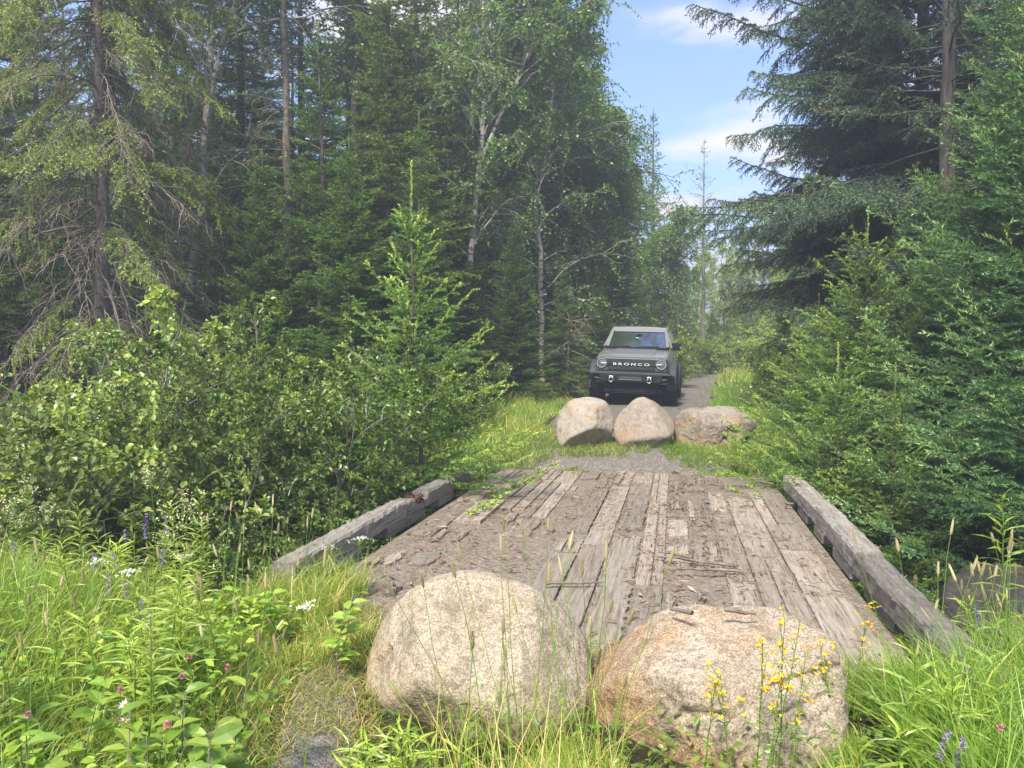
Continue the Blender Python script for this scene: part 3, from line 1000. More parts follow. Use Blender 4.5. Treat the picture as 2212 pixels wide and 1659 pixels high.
def part(name, a, mat, parent, smooth=False):
    return link(name, a.mesh(name, mat, smooth), parent)


def bx(c, s, bev=0.0, rot=None, seg=2, taper=None):
    a = Acc()
    rbox(a, c, s, bev, rot, seg, .5, taper)
    return a


CY = 17.35
car = empty('off_road_car', (-1.0, CY, float(hgt(-.93, CY + 1.5, False)) - .01), R(-2.0))
car.rotation_euler = (R(-1.5), R(2.0), R(-2.0))
tag(car, 'grey boxy off road car with black bumper parked on the gravel beyond the boulders', 'car')


def ring(hw, z0, z1, y, r=.05, hw2=None, zm=None):
    """rounded body cross-section; hw2 = half-width at the top"""
    hw2 = hw if hw2 is None else hw2
    zm = (z0 + z1) / 2 if zm is None else zm
    p = [(-hw + r, z0), (hw - r, z0), (hw, z0 + r), (hw, zm), (hw2, z1 - r), (hw2 - r * .35, z1 - r * .3), (hw2 - r, z1),
         (hw2 * .5, z1 + .012), (0, z1 + .018), (-hw2 * .5, z1 + .012), (-hw2 + r, z1), (-hw2 + r * .35, z1 - r * .3), (-hw2, z1 - r), (-hw, zm), (-hw, z0 + r)]
    return np.array([(x, y, z) for x, z in p])


# body: lower tub with bonnet, raised shoulders along the wings
a = Acc()
loft(a, [ring(.79, .60, 1.06, .10, .04, .775), ring(.82, .50, 1.115, .16, .05, .795), ring(.855, .48, 1.19, .6, .05, .80, .9), ring(.87, .48, 1.275, 1.1, .05, .81, .9), ring(.875, .46, 1.34, 1.5, .04, .83, .95),
         ring(.88, .42, 1.34, 1.75, .03, .85, .95), ring(.88, .42, 1.34, 3.0, .03, .85, .95), ring(.88, .46, 1.34, 4.3, .03, .85, .95), ring(.86, .52, 1.31, 4.5, .04, .83, .95)])
for s in (-1, 1):   # bonnet edge rails
    rbox(a, (s * .745, .70, 1.208), (.05, 1.05, .03), .012, (R(8.6), 0, 0))
body = part('body', a, PAINT, car, True)
m_ = body.modifiers.new('b', 'EDGE_SPLIT')
m_.split_angle = R(38)
part('bonnet_bulge', bx((0, .76, 1.232), (.95, 1.05, .028), .012, (R(9.4), 0, 0)), PAINT, car)
# cab pillars, roof, glass
yb, zb, yt, zt = 1.42, 1.355, 1.84, 1.785
a = Acc()
def bar(p, q, w, dpt):
    p, q = np.array(p), np.array(q)
    t = unit(q - p)
    u = unit(np.cross(t, [0, 1, 0]))
    v = np.cross(u, t)
    r = [[c + u * w * sx + v * dpt * sy for sx, sy in ((-1, -1), (1, -1), (1, 1), (-1, 1))] for c in (p, q)]
    loft(a, [np.array(r[0]), np.array(r[1])])
for s in (-1, 1):
    for p_, q_, w_, d_ in (((s * .725, yb, zb), (s * .645, yt, zt), .036, .05), ((s * .82, yb + .1, zb), (s * .66, yt + .06, zt), .018, .05), ((s * .80, 2.75, 1.3), (s * .665, 2.75, 1.85), .03, .06),
                           ((s * .80, 3.6, 1.3), (s * .665, 3.6, 1.85), .03, .06), ((s * .80, 4.4, 1.3), (s * .665, 4.3, 1.85), .03, .08)):
        a = Acc()
        bar(p_, q_, w_, d_)
        part('pillar', a, PAINT, car)
a = Acc()
rf = []
for y, hw, z in ((1.80, .655, 1.85), (1.88, .675, 1.88), (2.3, .685, 1.895), (3.6, .685, 1.895), (4.35, .675, 1.885), (4.42, .66, 1.85)):
    rf.append(ring(hw, 1.765, z, y, .03, hw - .012))
loft(a, rf)
roof = part('roof', a, ROOFP, car, True)
m_ = roof.modifiers.new('b', 'EDGE_SPLIT')
m_.split_angle = R(40)
part('roof_panel_seam', bx((0, 2.0, 1.914), (1.2, .02, .012), .004), DGR, roof)
for s in (-1, 1):
    part('roof_rail', bx((s * .53, 2.2, 1.916), (.03, .7, .016), .006), DGR, roof)


def quadpane(name, pts, mat, parent, th=.012):
    p = np.array(pts, float)
    n = unit(np.cross(p[1] - p[0], p[3] - p[0]))
    a = Acc()
    loft(a, [p, p - n * th])
    return part(name, a, mat, parent)


ws = quadpane('windshield', [(-.70, yb + .005, zb - .005), (.70, yb + .005, zb - .005), (.62, yt - .01, zt - .015), (-.62, yt - .01, zt - .015)], GLS, car)
a = Acc()
for p, q in (((-.705, yb - .004, zb), (.705, yb - .004, zb)), ((-.62, yt - .018, zt - .02), (.62, yt - .018, zt - .02))):
    bar(p, q, .02, .008)
for s in (-1, 1):
    bar((s * .69, yb - .002, zb), (s * .612, yt - .014, zt - .02), .012, .006)
part('windshield_seal', a, BLK, ws)
part('inspection_sticker', bx((-.03, 1.628, 1.605), (.06, .004, .03), 0, (R(-42), 0, 0)), STK, ws)
part('mirror_housing', bx((0, 1.72, 1.69), (.12, .03, .06), .01, (R(-42), 0, 0)), BLK, ws)
for s in (-1, 1):
    for (y0, y1, nm) in ((1.95, 2.68, 'side_window'), (2.82, 3.54, 'side_window'), (3.66, 4.3, 'side_window')):
        y0b = y0 - (.30 if y0 < 2 else 0)
        pts = [(s * .825, y0b, 1.345), (s * .825, y1, 1.345), (s * .675, y1, 1.79), (s * .675, y0, 1.79)]
        quadpane(nm, pts if s < 0 else pts[::-1], GLS, car)
    for y0, y1 in ((1.62, 2.72), (2.78, 3.6)):
        dr = part('door', bx((s * .885, (y0 + y1) / 2, .84), (.025, y1 - y0, .70), .012), PAINT, car)
        part('handle', bx((s * .907, y1 - .16, 1.06), (.03, .18, .035), .01), BLK, dr)
quadpane('rear_window', [(.62, 4.44, 1.36), (-.62, 4.44, 1.36), (-.6, 4.4, 1.78), (.6, 4.4, 1.78)], GLS, car)
part('cowl', bx((0, 1.37, 1.352), (1.5, .14, .03), .01), BLK, car)
for x0, x1 in ((-.62, -.17), (.0, .50)):
    a = Acc()
    bar((x0, 1.36, 1.375), (x1, 1.41, 1.39), .012, .012)
    rbox(a, (x1, 1.38, 1.38), (.05, .05, .03), .008)
    part('wiper', a, BLK, car)
# grille: outer frame, mesh, lettering
gr = part('grille', bx((0, .055, .925), (1.60, .11, .335), .045, None, 3), GRILL, car)
part('grille_recess', bx((0, -.003, .925), (1.06, .02, .245), .008), MESHM, gr)
for rows in ((1.03, 1.003, .976), (.874, .849, .824)):
    a = Acc()
    rbox(a, (0, -.012, rows[0] + .0125), (1.0, .01, .004), 0)
    for r_, z in enumerate(rows):
        nx_ = 15 if r_ != 1 else 16
        rbox(a, (0, -.012, z - .0125), (nx_ * .063, .01, .005), 0)
        for k in range(nx_):
            x = (k - (nx_ - 1) / 2) * .063
            for sx in (-1, 1):
                rbox(a, (x + sx * .021, -.016, z), (.006, .014, .0275), 0, (0, sx * R(24), 0))
    part('grille_mesh', a, GRILL, gr)
a = Acc()
rbox(a, (0, -.016, .925), (1.18, .028, .062), .012)
part('grille_bar', a, BLK, gr)
for s in (-1, 1):
    part('grille_wing', bx((s * .52, -.014, .925), (.22, .032, .045), .012), LENS, gr)
fc = bpy.data.curves.new('lettering', 'FONT')
fc.body = 'BRONCO'
fc.size = .078
fc.align_x, fc.align_y = 'CENTER', 'CENTER'
fc.extrude = .006
fc.offset = .001
fc.space_character = 1.45
tmp = link('lettering', fc)
bpy.context.view_layer.update()
me = bpy.data.meshes.new_from_object(tmp.evaluated_get(bpy.context.evaluated_depsgraph_get()))
bpy.data.objects.remove(tmp)
V = np.empty(len(me.vertices) * 3, np.float32)
me.vertices.foreach_get('co', V)
V = V.reshape(-1, 3)
V[:, 0] *= .80 / (V[:, 0].max() - V[:, 0].min())
V[:, 1] *= .056 / (V[:, 1].max() - V[:, 1].min())
me.vertices.foreach_set('co', V.ravel())
me.materials.clear()
me.materials.append(WHT)
lt = link('lettering', me, gr, (0, -.038, .927))
lt.rotation_euler = (R(90), 0, 0)


def disc_ring(r0, r1, y0, y1, n=32, c=(0, 0)):
    a = Acc()
    t = np.arange(n) * 2 * math.pi / n
    V = np.concatenate([np.stack([c[0] + r * np.cos(t), np.full(n, y), c[1] + r * np.sin(t)], 1) for r, y in ((r0, y1), (r0, y0), (r1, y0), (r1, y1))])
    j = np.arange(n)
    k = (j + 1) % n
    F = [np.stack([q * n + j, q * n + k, ((q + 1) % 4) * n + k, ((q + 1) % 4) * n + j], 1) for q in range(4)]
    a.add(V, [np.concatenate(F)])
    return a


def dome(c, r, y, bulge, n=28):
    a = Acc()
    t = np.arange(n) * 2 * math.pi / n
    V = [np.array([[c[0], y - bulge, c[1]]])]
    for q in (.35, .7, 1.0):
        V.append(np.stack([c[0] + r * q * np.cos(t), np.full(n, y - bulge * (1 - q * q)), c[1] + r * q * np.sin(t)], 1))
    j = np.arange(n)
    k = (j + 1) % n
    a.add(np.concatenate(V), [np.stack([np.zeros(n, int), 1 + j, 1 + k], 1)] + [np.stack([1 + q * n + j, 1 + (q + 1) * n + j, 1 + (q + 1) * n + k, 1 + q * n + k], 1) for q in (0, 1)])
    return a


for s in (-1, 1):
    hl = part('headlight', dome((s * .665, .94), .112, -.004, .02), LENS, car, True)
    part('lamp_ring', disc_ring(.088, .108, -.034, .0, 36, (s * .665, .94)), RING, hl)
    part('lamp_bezel', disc_ring(.108, .122, -.02, .02, 36, (s * .665, .94)), MESHM, hl)
    part('lamp_bar', bx((s * .61, -.03, .935), (.13, .014, .034), .006), RING, hl)
# bumper with tow shackles
part('front_lip', bx((0, .07, .74), (1.66, .2, .04), .015), DGR, car)
a = Acc()
rbox(a, (0, .05, .615), (1.40, .36, .19), .03)
for s in (-1, 1):
    rbox(a, (s * .78, .16, .63), (.30, .30, .16), .03, (0, 0, s * R(24)))
    rbox(a, (s * .42, -.12, .60), (.16, .06, .16), .02)
rbox(a, (0, .12, .42), (1.2, .2, .26), .03)
bp = part('bumper', a, BLK, car)
part('bumper_top', bx((0, .02, .713), (1.78, .32, .03), .012), DGR, bp)
part('intake', bx((0, -.132, .625), (.50, .01, .06), .003), DGR, bp)
for s in (-1, 1):
    a = Acc()
    bar((s * .62, -.128, .60), (s * .80, -.07, .615), .006, .006)
    part('bumper_trim', a, RING, bp)
a = Acc()
bar((-.25, -.14, .585), (.25, -.14, .585), .005, .005)
part('bumper_trim', a, RING, bp)
for s in (-1, 1):
    t = np.linspace(R(-50), R(230), 16)
    C = np.stack([s * .42 + .045 * np.cos(t) * -1, np.full(16, -.17), .575 - .055 * np.sin(t) * .0 - .05 * np.sin(t)], 1)
    C = np.concatenate([[C[0] + [0, .02, .04]], C, [C[-1] + [0, .02, .04]]])
    a = Acc()
    tubes(a, C[None], np.full((1, len(C)), .013), 8)
    rbox(a, (s * .42, -.16, .645), (.11, .035, .03), .01)
    part('tow_shackle', a, CHR, car, True)
part('skid_plate', bx((0, .55, .36), (.95, .6, .025), .008, (R(14), 0, 0)), SKID, car)
a = Acc()
rbox(a, (0, .85, .42), (1.5, .12, .12), .04)
rbox(a, (0, 3.8, .42), (1.5, .12, .12), .04)
rbox(a, (0, 2.3, .47), (1.0, 3.9, .14), .04)
part('axles', a, BLK, car)
# wings' flares and wheels
for s in (-1, 1):
    for yw in (.86, 3.81):
        a = Acc()
        n = 14
        t = np.linspace(R(-8), R(188), n)
        rings_ = []
        for q in t:
            c_, s_ = math.cos(q), math.sin(q)
            pr = [(.50, .79), (.50, .985), (.53, 1.0), (.60, .97), (.62, .86), (.60, .79)]
            rings_.append(np.array([(s * w, yw - r * c_ * (1 if abs(c_) < .8 else .98), .46 + r * s_ * .98) for r, w in pr]))
        loft(a, rings_)
        part('fender_flare', a, DGR, car)
        a = Acc()
        n = 40
        t = np.arange(n) * 2 * math.pi / n
        prof = [(.23, .70), (.36, .68), (.405, .72), (.418, .79), (.418, .89), (.405, .96), (.36, 1.0), (.23, .98)]
        V = np.concatenate([np.stack([np.full(n, s * w), yw + r * np.cos(t), .42 + r * np.sin(t)], 1) for r, w in prof])
        j, k = np.arange(n), (np.arange(n) + 1) % n
        a.add(V, [np.concatenate([np.stack([q * n + j, q * n + k, (q + 1) * n + k, (q + 1) * n + j], 1) for q in range(len(prof) - 1)])])
        for q in range(30):
            for row in range(4):
                an = (q + .5 * (row % 2)) * 2 * math.pi / 30
                w = s * (.735 + row * .07)
                rbox(a, (w, yw + .419 * math.cos(an), .42 + .419 * math.sin(an)), (.055, .05, .022), 0, (an - math.pi / 2, 0, 0))
        wh = part('wheel', a, RUB, car, True)
        wh.name = 'wheel'
        m_ = wh.modifiers.new('b', 'EDGE_SPLIT')
        m_.split_angle = R(35)
        a = Acc()
        V = np.concatenate([np.stack([np.full(n, s * w), yw + r * np.cos(t), .42 + r * np.sin(t)], 1) for r, w in ((.24, .98), (.21, .95), (.12, .93), (.06, .97), (.001, .97))])
        a.add(V, [np.concatenate([np.stack([q * n + j, q * n + k, (q + 1) * n + k, (q + 1) * n + j], 1) for q in range(4)])])
        for q in range(6):
            an = q * math.pi / 3
            rbox(a, (s * .955, yw + .13 * math.cos(an), .42 + .13 * math.sin(an)), (.03, .2, .04), .008, (an, 0, 0))
        part('rim', a, RIM, wh)
# door mirrors
for s in (-1, 1):
    mr = part('mirror', bx((s * .91, 1.62, 1.42), (.22, .12, .17), .035, (0, 0, s * R(6)), 3), BLK, car)
    a = Acc()
    bar((s * .80, 1.66, 1.34), (s * .88, 1.63, 1.38), .02, .03)
    part('mirror_arm', a, BLK, mr)
    part('mirror_indicator', bx((s * 1.01, 1.565, 1.39), (.02, .03, .05), .005), RING, mr)

# ------------------------------------------------------------------ plant generators (each returns part name -> mesh)


def conifer(seed, H, needle, bark_m, z0=.5, Lmax=2.2, whorl=.32, nb=6, el=(-8, 55), sag=.28, up=.22, tstep=.09, tl=.38, nd_=70, nl=.035, nw=.011,
            bare=.12, trunk_r=None, shape=.85, droop_twig=.1, top_bias=.25, limb_r=.016, gaps=0.0, jitter=.25, lead=.35, sub=False, zmax=None, wtop=None, extra=()):
    g = np.random.default_rng(seed)
    tr = trunk_r or H * .0135
    N = 24
    tz = np.linspace(0, H, N)
    tc_ = np.stack([np.cumsum(g.normal(size=N)) * .012, np.cumsum(g.normal(size=N)) * .012, tz], 1)
    tc_ -= tc_[0]
    wood = Acc()
    tubes(wood, tc_[None], (tr * (1 - .93 * (tz / H) ** .9) + .03 * tr * 8 * np.exp(-tz / .25))[None], 9)
    zs = [z0]
    while zs[-1] < H - lead - .02:
        f_ = (zs[-1] / H) ** 1.5
        zs.append(zs[-1] + whorl + ((wtop or whorl) - whorl) * f_)
    zs = np.array(zs[:-1] + [H - lead])
    i = np.repeat(np.arange(len(zs)), nb)
    z = zs[i] + g.normal(size=len(i)) * whorl * .25
    az = (np.arange(len(i)) % nb) * 2 * math.pi / nb + i * 1.9 + g.normal(size=len(i)) * .35
    q = np.clip((H - z) / (H - z0), 0, 1)
    L = Lmax * q ** shape * g.uniform(1 - jitter, 1 + jitter, len(i)) + .08
    ok = g.random(len(i)) > gaps * g.random(len(i)) * 1.5
    if zmax:
        ok &= z < zmax
    z, az, q, L = z[ok], az[ok], q[ok], L[ok]
    e = np.radians(el[0] + (el[1] - el[0]) * (1 - q) ** 1.4 + g.normal(size=len(z)) * 6)
    for ez, ea, eL, ee in extra:
        z, az, q, L, e = np.r_[z, ez], np.r_[az, ea], np.r_[q, .45], np.r_[L, eL], np.r_[e, math.radians(ee)]
    d = np.stack([np.cos(az) * np.cos(e), np.sin(az) * np.cos(e), np.sin(e)], 1)
    p0 = np.stack([np.interp(z, tz, tc_[:, 0]), np.interp(z, tz, tc_[:, 1]), z], 1)
    C = grow(p0, d, L, 8, sag * q, up * q, .06, g)
    tubes(wood, C, (np.linspace(1, .22, 8)[None] * (limb_r * (L / max(Lmax, .1)) ** .7)[:, None]), 5)
    # twigs in a flat spray either side of each branch
    Ls = lens(C)
    i2, s2, k2 = spawn(np.maximum(Ls / tstep, 3), len(C), bare, 1.0, g)
    p2, t2 = at(C, i2, s2)
    sidev = unit(np.cross(t2, np.array([0, 0, 1.0])))
    sg = np.where(k2 % 2 == 0, 1, -1)[:, None]
    ln = tl * (.35 + .65 * np.clip(Ls[i2] / Lmax, 0, 1)) * (1.15 - .75 * s2) * g.uniform(.6, 1.3, len(i2))
    d2 = t2 * g.uniform(.5, 1.0, (len(i2), 1)) + sidev * sg * g.uniform(.5, 1.1, (len(i2), 1)) + np.array([0, 0, 1.0]) * g.normal(.02, .22, (len(i2), 1))
    C2 = grow(p2, d2, ln, 4, droop_twig, 0, .05, g)
    age2 = .55 * s2
    if sub:
        i3, s3, k3 = spawn(np.maximum(ln / (tstep * .8), 1), len(C2), .25, .9, g)
        p3, t3 = at(C2, i3, s3)
        sv = unit(np.cross(t3, np.array([0, 0, 1.0]))) * np.where(k3 % 2 == 0, 1, -1)[:, None]
        C3 = grow(p3, t3 * .8 + sv * .8 + g.normal(size=(len(i3), 3)) * .15, ln[i3] * .42 * (1.1 - .6 * s3), 4, droop_twig, 0, .04, g)
        C2 = np.concatenate([C2, C3])
        age2 = np.concatenate([age2, age2[i3]])
    # branch tips and the leader carry needles too
    Ct = np.concatenate([C[:, 4:], C[:, 1:5]])
    lead_c = grow(np.array([[tc_[-4, 0], tc_[-4, 1], tz[-4]]]), np.array([[0, 0, 1.0]]), H - tz[-4] + lead * .3, 4, 0, 0, .01, g)
    C2 = np.concatenate([C2, Ct, lead_c])
    age2 = np.concatenate([age2, np.full(len(Ct), .65), [.8]])
    L2 = lens(C2)
    crown = Acc()
    tubes(crown, C2, np.array([[.0035, .003, .0025, .0015]]), 3, .15)
    nn = np.maximum(L2 * nd_, 3)
    i4, s4, _ = spawn(nn, len(C2), .02, 1.0, g)
    p4, t4 = at(C2, i4, s4)
    rad = unit(np.cross(t4, g.normal(size=(len(i4), 3))))
    d4 = unit(t4 * .75 + rad * .75 + np.array([0, 0, .18]))
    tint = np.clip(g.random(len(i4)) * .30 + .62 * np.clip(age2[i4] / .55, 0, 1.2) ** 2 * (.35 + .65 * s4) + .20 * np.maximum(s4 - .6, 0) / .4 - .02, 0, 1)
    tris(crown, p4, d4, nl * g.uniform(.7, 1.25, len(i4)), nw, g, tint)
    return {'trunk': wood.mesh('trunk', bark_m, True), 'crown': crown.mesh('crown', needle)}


def branchy(seed, H, leaf_m, bark_m, nst=1, r0=.09, lean=.06, sp=0.0, z_lo=.35, nb=26, bl=2.0, be=45, nb2=8, nb3=4, nl_=7, ll=.05, lw=.036, droop=.5, kite=True, fork=0,
            wob=.05, shape=.8, tint0=0.0, st_len=None):
    """broad-leaved tree or many-stemmed shrub"""
    g = np.random.default_rng(seed)
    wood, crown = Acc(), Acc()
    az = np.arange(nst) * 2.4 + g.random() * 6
    ln = lean + sp * g.random(nst)
    d = np.stack([np.cos(az) * ln, np.sin(az) * ln, np.ones(nst)], 1)
    p0 = np.stack([np.cos(az) * .12 * (nst > 1), np.sin(az) * .12 * (nst > 1), np.zeros(nst) - .05], 1) * g.uniform(.4, 1.6, (nst, 1))
    Hs = H * (g.uniform(.65, 1.05, nst) if nst > 1 else np.ones(1))
    C = grow(p0, d, Hs, 14, .08 * sp, 0, wob, g)
    Rr = np.linspace(1, .12, 14)[None] * r0 * (Hs / H)[:, None]
    tubes(wood, C, Rr, 8)
    if fork:
        pf, tf = at(C, np.zeros(fork, int), np.linspace(.42, .62, fork))
        af = g.random(fork) * 6.28
        Cf = grow(pf, tf + .32 * np.stack([np.cos(af), np.sin(af), np.zeros(fork)], 1), H * g.uniform(.38, .5, fork), 14, -.05, 0, wob, g)
        tubes(wood, Cf, np.linspace(1, .15, 14)[None] * r0 * .55, 7)
        C = np.concatenate([C, Cf])
    i1, s1, k1 = spawn(nb, len(C), z_lo, .99, g)
    p1, t1 = at(C, i1, s1)
    a1 = k1 * 2.4 + g.normal(size=len(i1)) * .5
    e1 = np.radians(be + g.normal(size=len(i1)) * 14)
    h1 = np.stack([np.cos(a1) * np.cos(e1), np.sin(a1) * np.cos(e1), np.sin(e1)], 1)
    L1 = bl * ((1.02 - s1) ** shape + .12) * g.uniform(.6, 1.3, len(i1))
    C1 = grow(p1, h1, L1, 8, .25, 0, .09, g)
    tubes(wood, C1, np.linspace(1, .2, 8)[None] * (r0 * .30 * (L1 / bl) ** .6)[:, None], 5)
    i2, s2, k2 = spawn(nb2, len(C1), .25, .98, g)
    p2, t2 = at(C1, i2, s2)
    d2 = unit(t2 * .8 + unit(g.normal(size=(len(i2), 3))) * .9)
    L2 = L1[i2] * .42 * (1.15 - .6 * s2) * g.uniform(.6, 1.3, len(i2))
    C2 = grow(p2, d2, L2, 6, droop * .3, 0, .08, g)
    tubes(wood, C2, np.linspace(1, .3, 6)[None] * (r0 * .10), 4)
    i3, s3, k3 = spawn(nb3, len(C2), .15, .99, g)
    p3, t3 = at(C2, i3, s3)
    d3 = unit(t3 * .7 + unit(g.normal(size=(len(i3), 3))) * .8)
    L3 = L2[i3] * .5 * g.uniform(.6, 1.3, len(i3)) + .05
    C3 = grow(p3, d3, L3, 4, droop, 0, .06, g)
    tubes(crown, C3, np.array([[.003, .0026, .002, .0012]]) * (1 if kite else 1.3), 3, .1)
    i4, s4, k4 = spawn(nl_, len(C3), .1, 1.0, g)
    p4, t4 = at(C3, i4, s4)
    d4 = unit(t4 * .6 + unit(g.normal(size=(len(i4), 3))) * .8 + np.array([0, 0, -.15 * droop]))
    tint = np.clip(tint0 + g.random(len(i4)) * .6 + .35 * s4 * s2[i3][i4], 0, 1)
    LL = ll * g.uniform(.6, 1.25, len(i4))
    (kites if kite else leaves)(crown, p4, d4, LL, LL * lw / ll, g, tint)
    return {'trunk' if nst == 1 else 'stems': wood.mesh('trunk' if nst == 1 else 'stems', bark_m, True), 'crown' if nst == 1 else 'foliage': crown.mesh('crown', leaf_m)}


def old_spruce(seed, H=11.5):
    """old trunk with long hanging bare limbs, green only out on some of them"""
    g = np.random.default_rng(seed)
    wood, dead, crown = Acc(), Acc(), Acc()
    N = 24
    tz = np.linspace(0, H, N)
    c = np.stack([np.cumsum(g.normal(size=N)) * .012, np.cumsum(g.normal(size=N)) * .012, tz], 1)
    tubes(wood, c[None], (.15 * (1 - .8 * tz / H))[None], 10)
    n = 250
    z = 1.2 + (H - 1.6) * (np.arange(n) + g.random(n)) / n
    az = np.arange(n) * 2.4 + g.normal(size=n) * .5
    q = np.clip((H - z) / H, 0, 1)
    L = (1.0 + 1.9 * q ** .6) * g.uniform(.55, 1.25, n)
    e = np.radians(g.normal(-8, 14, n))
    d = np.stack([np.cos(az) * np.cos(e), np.sin(az) * np.cos(e), np.sin(e)], 1)
    p0 = np.stack([np.interp(z, tz, c[:, 0]), np.interp(z, tz, c[:, 1]), z], 1)
    C = grow(p0, d, L, 12, .75 + .3 * g.random(n), .42, .10, g)
    live = g.random(n) < np.interp(z, [1, 3, 6, 9, 11], [.10, .22, .42, .6, .9])
    for m, acc in ((~live, dead), (live, dead)):
        tubes(acc, C[m], np.linspace(1, .18, 12)[None] * (.018 * g.uniform(.5, 1.2, m.sum()))[:, None], 6)
    # dead twiglets
    i2, s2, _ = spawn(np.where(live, 8, 15), n, .25, .98, g)
    p2, t2 = at(C, i2, s2)
    C2 = grow(p2, unit(t2 + unit(g.normal(size=(len(i2), 3))) * .8 + np.array([0, 0, -.2])), g.uniform(.12, .55, len(i2)), 5, .35, 0, .14, g)
    tubes(dead, C2, np.array([[.007, .006, .005, .004, .002]]), 4)
    i3, s3, _ = spawn(3, len(C2), .2, .95, g)
    p3, t3 = at(C2, i3, s3)
    C3 = grow(p3, unit(t3 + unit(g.normal(size=(len(i3), 3))) * .9), g.uniform(.06, .22, len(i3)), 3, .2, 0, .1, g)
    tubes(dead, C3, np.array([[.0035, .003, .0015]]), 3)
    # live hanging sprays on the outer part
    lv = np.where(live)[0]
    i4, s4, k4 = spawn(34, len(lv), .40, 1.0, g)
    p4, t4 = at(C[lv], i4, s4)
    sv = unit(np.cross(t4, np.array([0, 0, 1.0]))) * np.where(k4 % 2 == 0, 1, -1)[:, None]
    C4 = grow(p4, unit(t4 * .8 + sv * g.uniform(.3, 1.1, (len(i4), 1)) + np.array([0, 0, -.08])), g.uniform(.12, .42, len(i4)), 5, .30, 0, .08, g)
    i5, s5, k5 = spawn(5, len(C4), .15, .95, g)
    p5, t5 = at(C4, i5, s5)
    C5 = grow(p5, unit(t5 * .7 + g.normal(size=(len(i5), 3)) * .6 + np.array([0, 0, -.2])), g.uniform(.05, .16, len(i5)), 5, .2, 0, .05, g)
    CC = np.concatenate([C4, C5])
    tubes(crown, CC, np.array([[.004, .0035, .003, .0025, .0015]]), 3, .1)
    i6, s6, _ = spawn(np.maximum(lens(CC) * 75, 4), len(CC), .05, 1.0, g)
    p6, t6 = at(CC, i6, s6)
    d6 = unit(t6 * .6 + unit(g.normal(size=(len(i6), 3))) * .8)
    tris(crown, p6, d6, .042 * g.uniform(.7, 1.2, len(i6)), .016, g, np.clip(g.random(len(i6)) * .6 + .4 * s6, 0, 1))
    return {'trunk': wood.mesh('trunk', MT['bark_dead'], True), 'dead_branches': dead.mesh('dead_branches', MT['bark_dead'], True), 'crown': crown.mesh('crown', MT['spruce_olive'])}


def snag(seed, H, mat, n=60, L=1.0, r=.1, sag=.3):
    g = np.random.default_rng(seed)
    w, d_ = Acc(), Acc()
    N = 18
    tz = np.linspace(0, H, N)
    c = np.stack([np.cumsum(g.normal(size=N)) * .02, np.cumsum(g.normal(size=N)) * .02, tz], 1)
    tubes(w, c[None], (r * (1 - .75 * tz / H))[None], 9)
    z = H * (.15 + .84 * g.random(n))
    az = g.random(n) * 6.28
    e = np.radians(g.normal(5, 20, n))
    p0 = np.stack([np.interp(z, tz, c[:, 0]), np.interp(z, tz, c[:, 1]), z], 1)
    C = grow(p0, np.stack([np.cos(az) * np.cos(e), np.sin(az) * np.cos(e), np.sin(e)], 1), L * g.uniform(.4, 1.3, n), 8, sag, 0, .12, g)
    tubes(d_, C, np.linspace(1, .2, 8)[None] * (.014 * g.uniform(.6, 1.3, n))[:, None], 5)
    i2, s2, _ = spawn(7, n, .2, .97, g)
    p2, t2 = at(C, i2, s2)
    C2 = grow(p2, unit(t2 + unit(g.normal(size=(len(i2), 3))) * .8), L * .35 * g.uniform(.3, 1.2, len(i2)), 4, .2, 0, .1, g)
    tubes(d_, C2, np.array([[.005, .004, .003, .0015]]), 3)
    return {'trunk': w.mesh('trunk', mat, True), 'dead_branches': d_.mesh('dead_branches', mat, True)}


def place(kind, meshes, px, d, sc=1.0, rz=None, label=None, cat='tree', group=None, sink=.05, dz=0.0, lean=(0, 0)):
    x, y, z = put(px, d, sink)
    o = empty(kind, (x, y, z + dz), rng.random() * 6.28 if rz is None else rz, sc)
    if lean != (0, 0):
        o.rotation_euler = (lean[0], lean[1], o.rotation_euler[2])
    for nm, me in meshes.items():
        link(nm, me, o)
    return tag(o, label, cat, group)


def htop(px_y, d, px, sink=0):
    """height a thing must have for its top to show at row px_y"""
    x, y = G(px, d)
    return CAM_H - (px_y - 773) / 1661 * d - float(hgt(x, y))


# ------------------------------------------------------------------ tree kinds
K = {}
K['old'] = old_spruce(3)
K['fir_a'] = conifer(21, 8.0, MT['fir'], MT['bark_brown'], .25, 1.95, .22, 7, (-4, 50), .22, .26, .062, .42, 85, .042, .017, .05, sub=True, lead=.5)
K['fir_b'] = conifer(22, 9.5, MT['fir'], MT['bark_brown'], .4, 2.0, .26, 7, (-8, 48), .28, .24, .065, .44, 80, .045, .018, .06, sub=True, gaps=.25, lead=.6)
K['spruce_a'] = conifer(23, 13.0, MT['spruce_dark'], MT['bark_spruce'], .5, 2.5, .32, 7, (-14, 40), .34, .30, .078, .52, 60, .055, .021, .07, sub=True, gaps=.25)
K['spruce_b'] = conifer(24, 12.0, MT['spruce_dark'], MT['bark_spruce'], .8, 2.2, .36, 6, (-18, 35), .38, .30, .085, .50, 58, .055, .021, .12, sub=True, gaps=.4, jitter=.4)
K['big'] = conifer(25, 13.5, MT['spruce_blue'], MT['bark_spruce'], 3.3, 3.2, .30, 7, (4, 45), .45, .30, .065, .60, 62, .048, .018, .12, sub=True, gaps=.25, jitter=.45, trunk_r=.17, limb_r=.026, droop_twig=.6, zmax=11.5, extra=((5.9, R(163), 4.3, 30), (5.6, R(158), 3.9, 27), (6.3, R(168), 3.7, 28)))
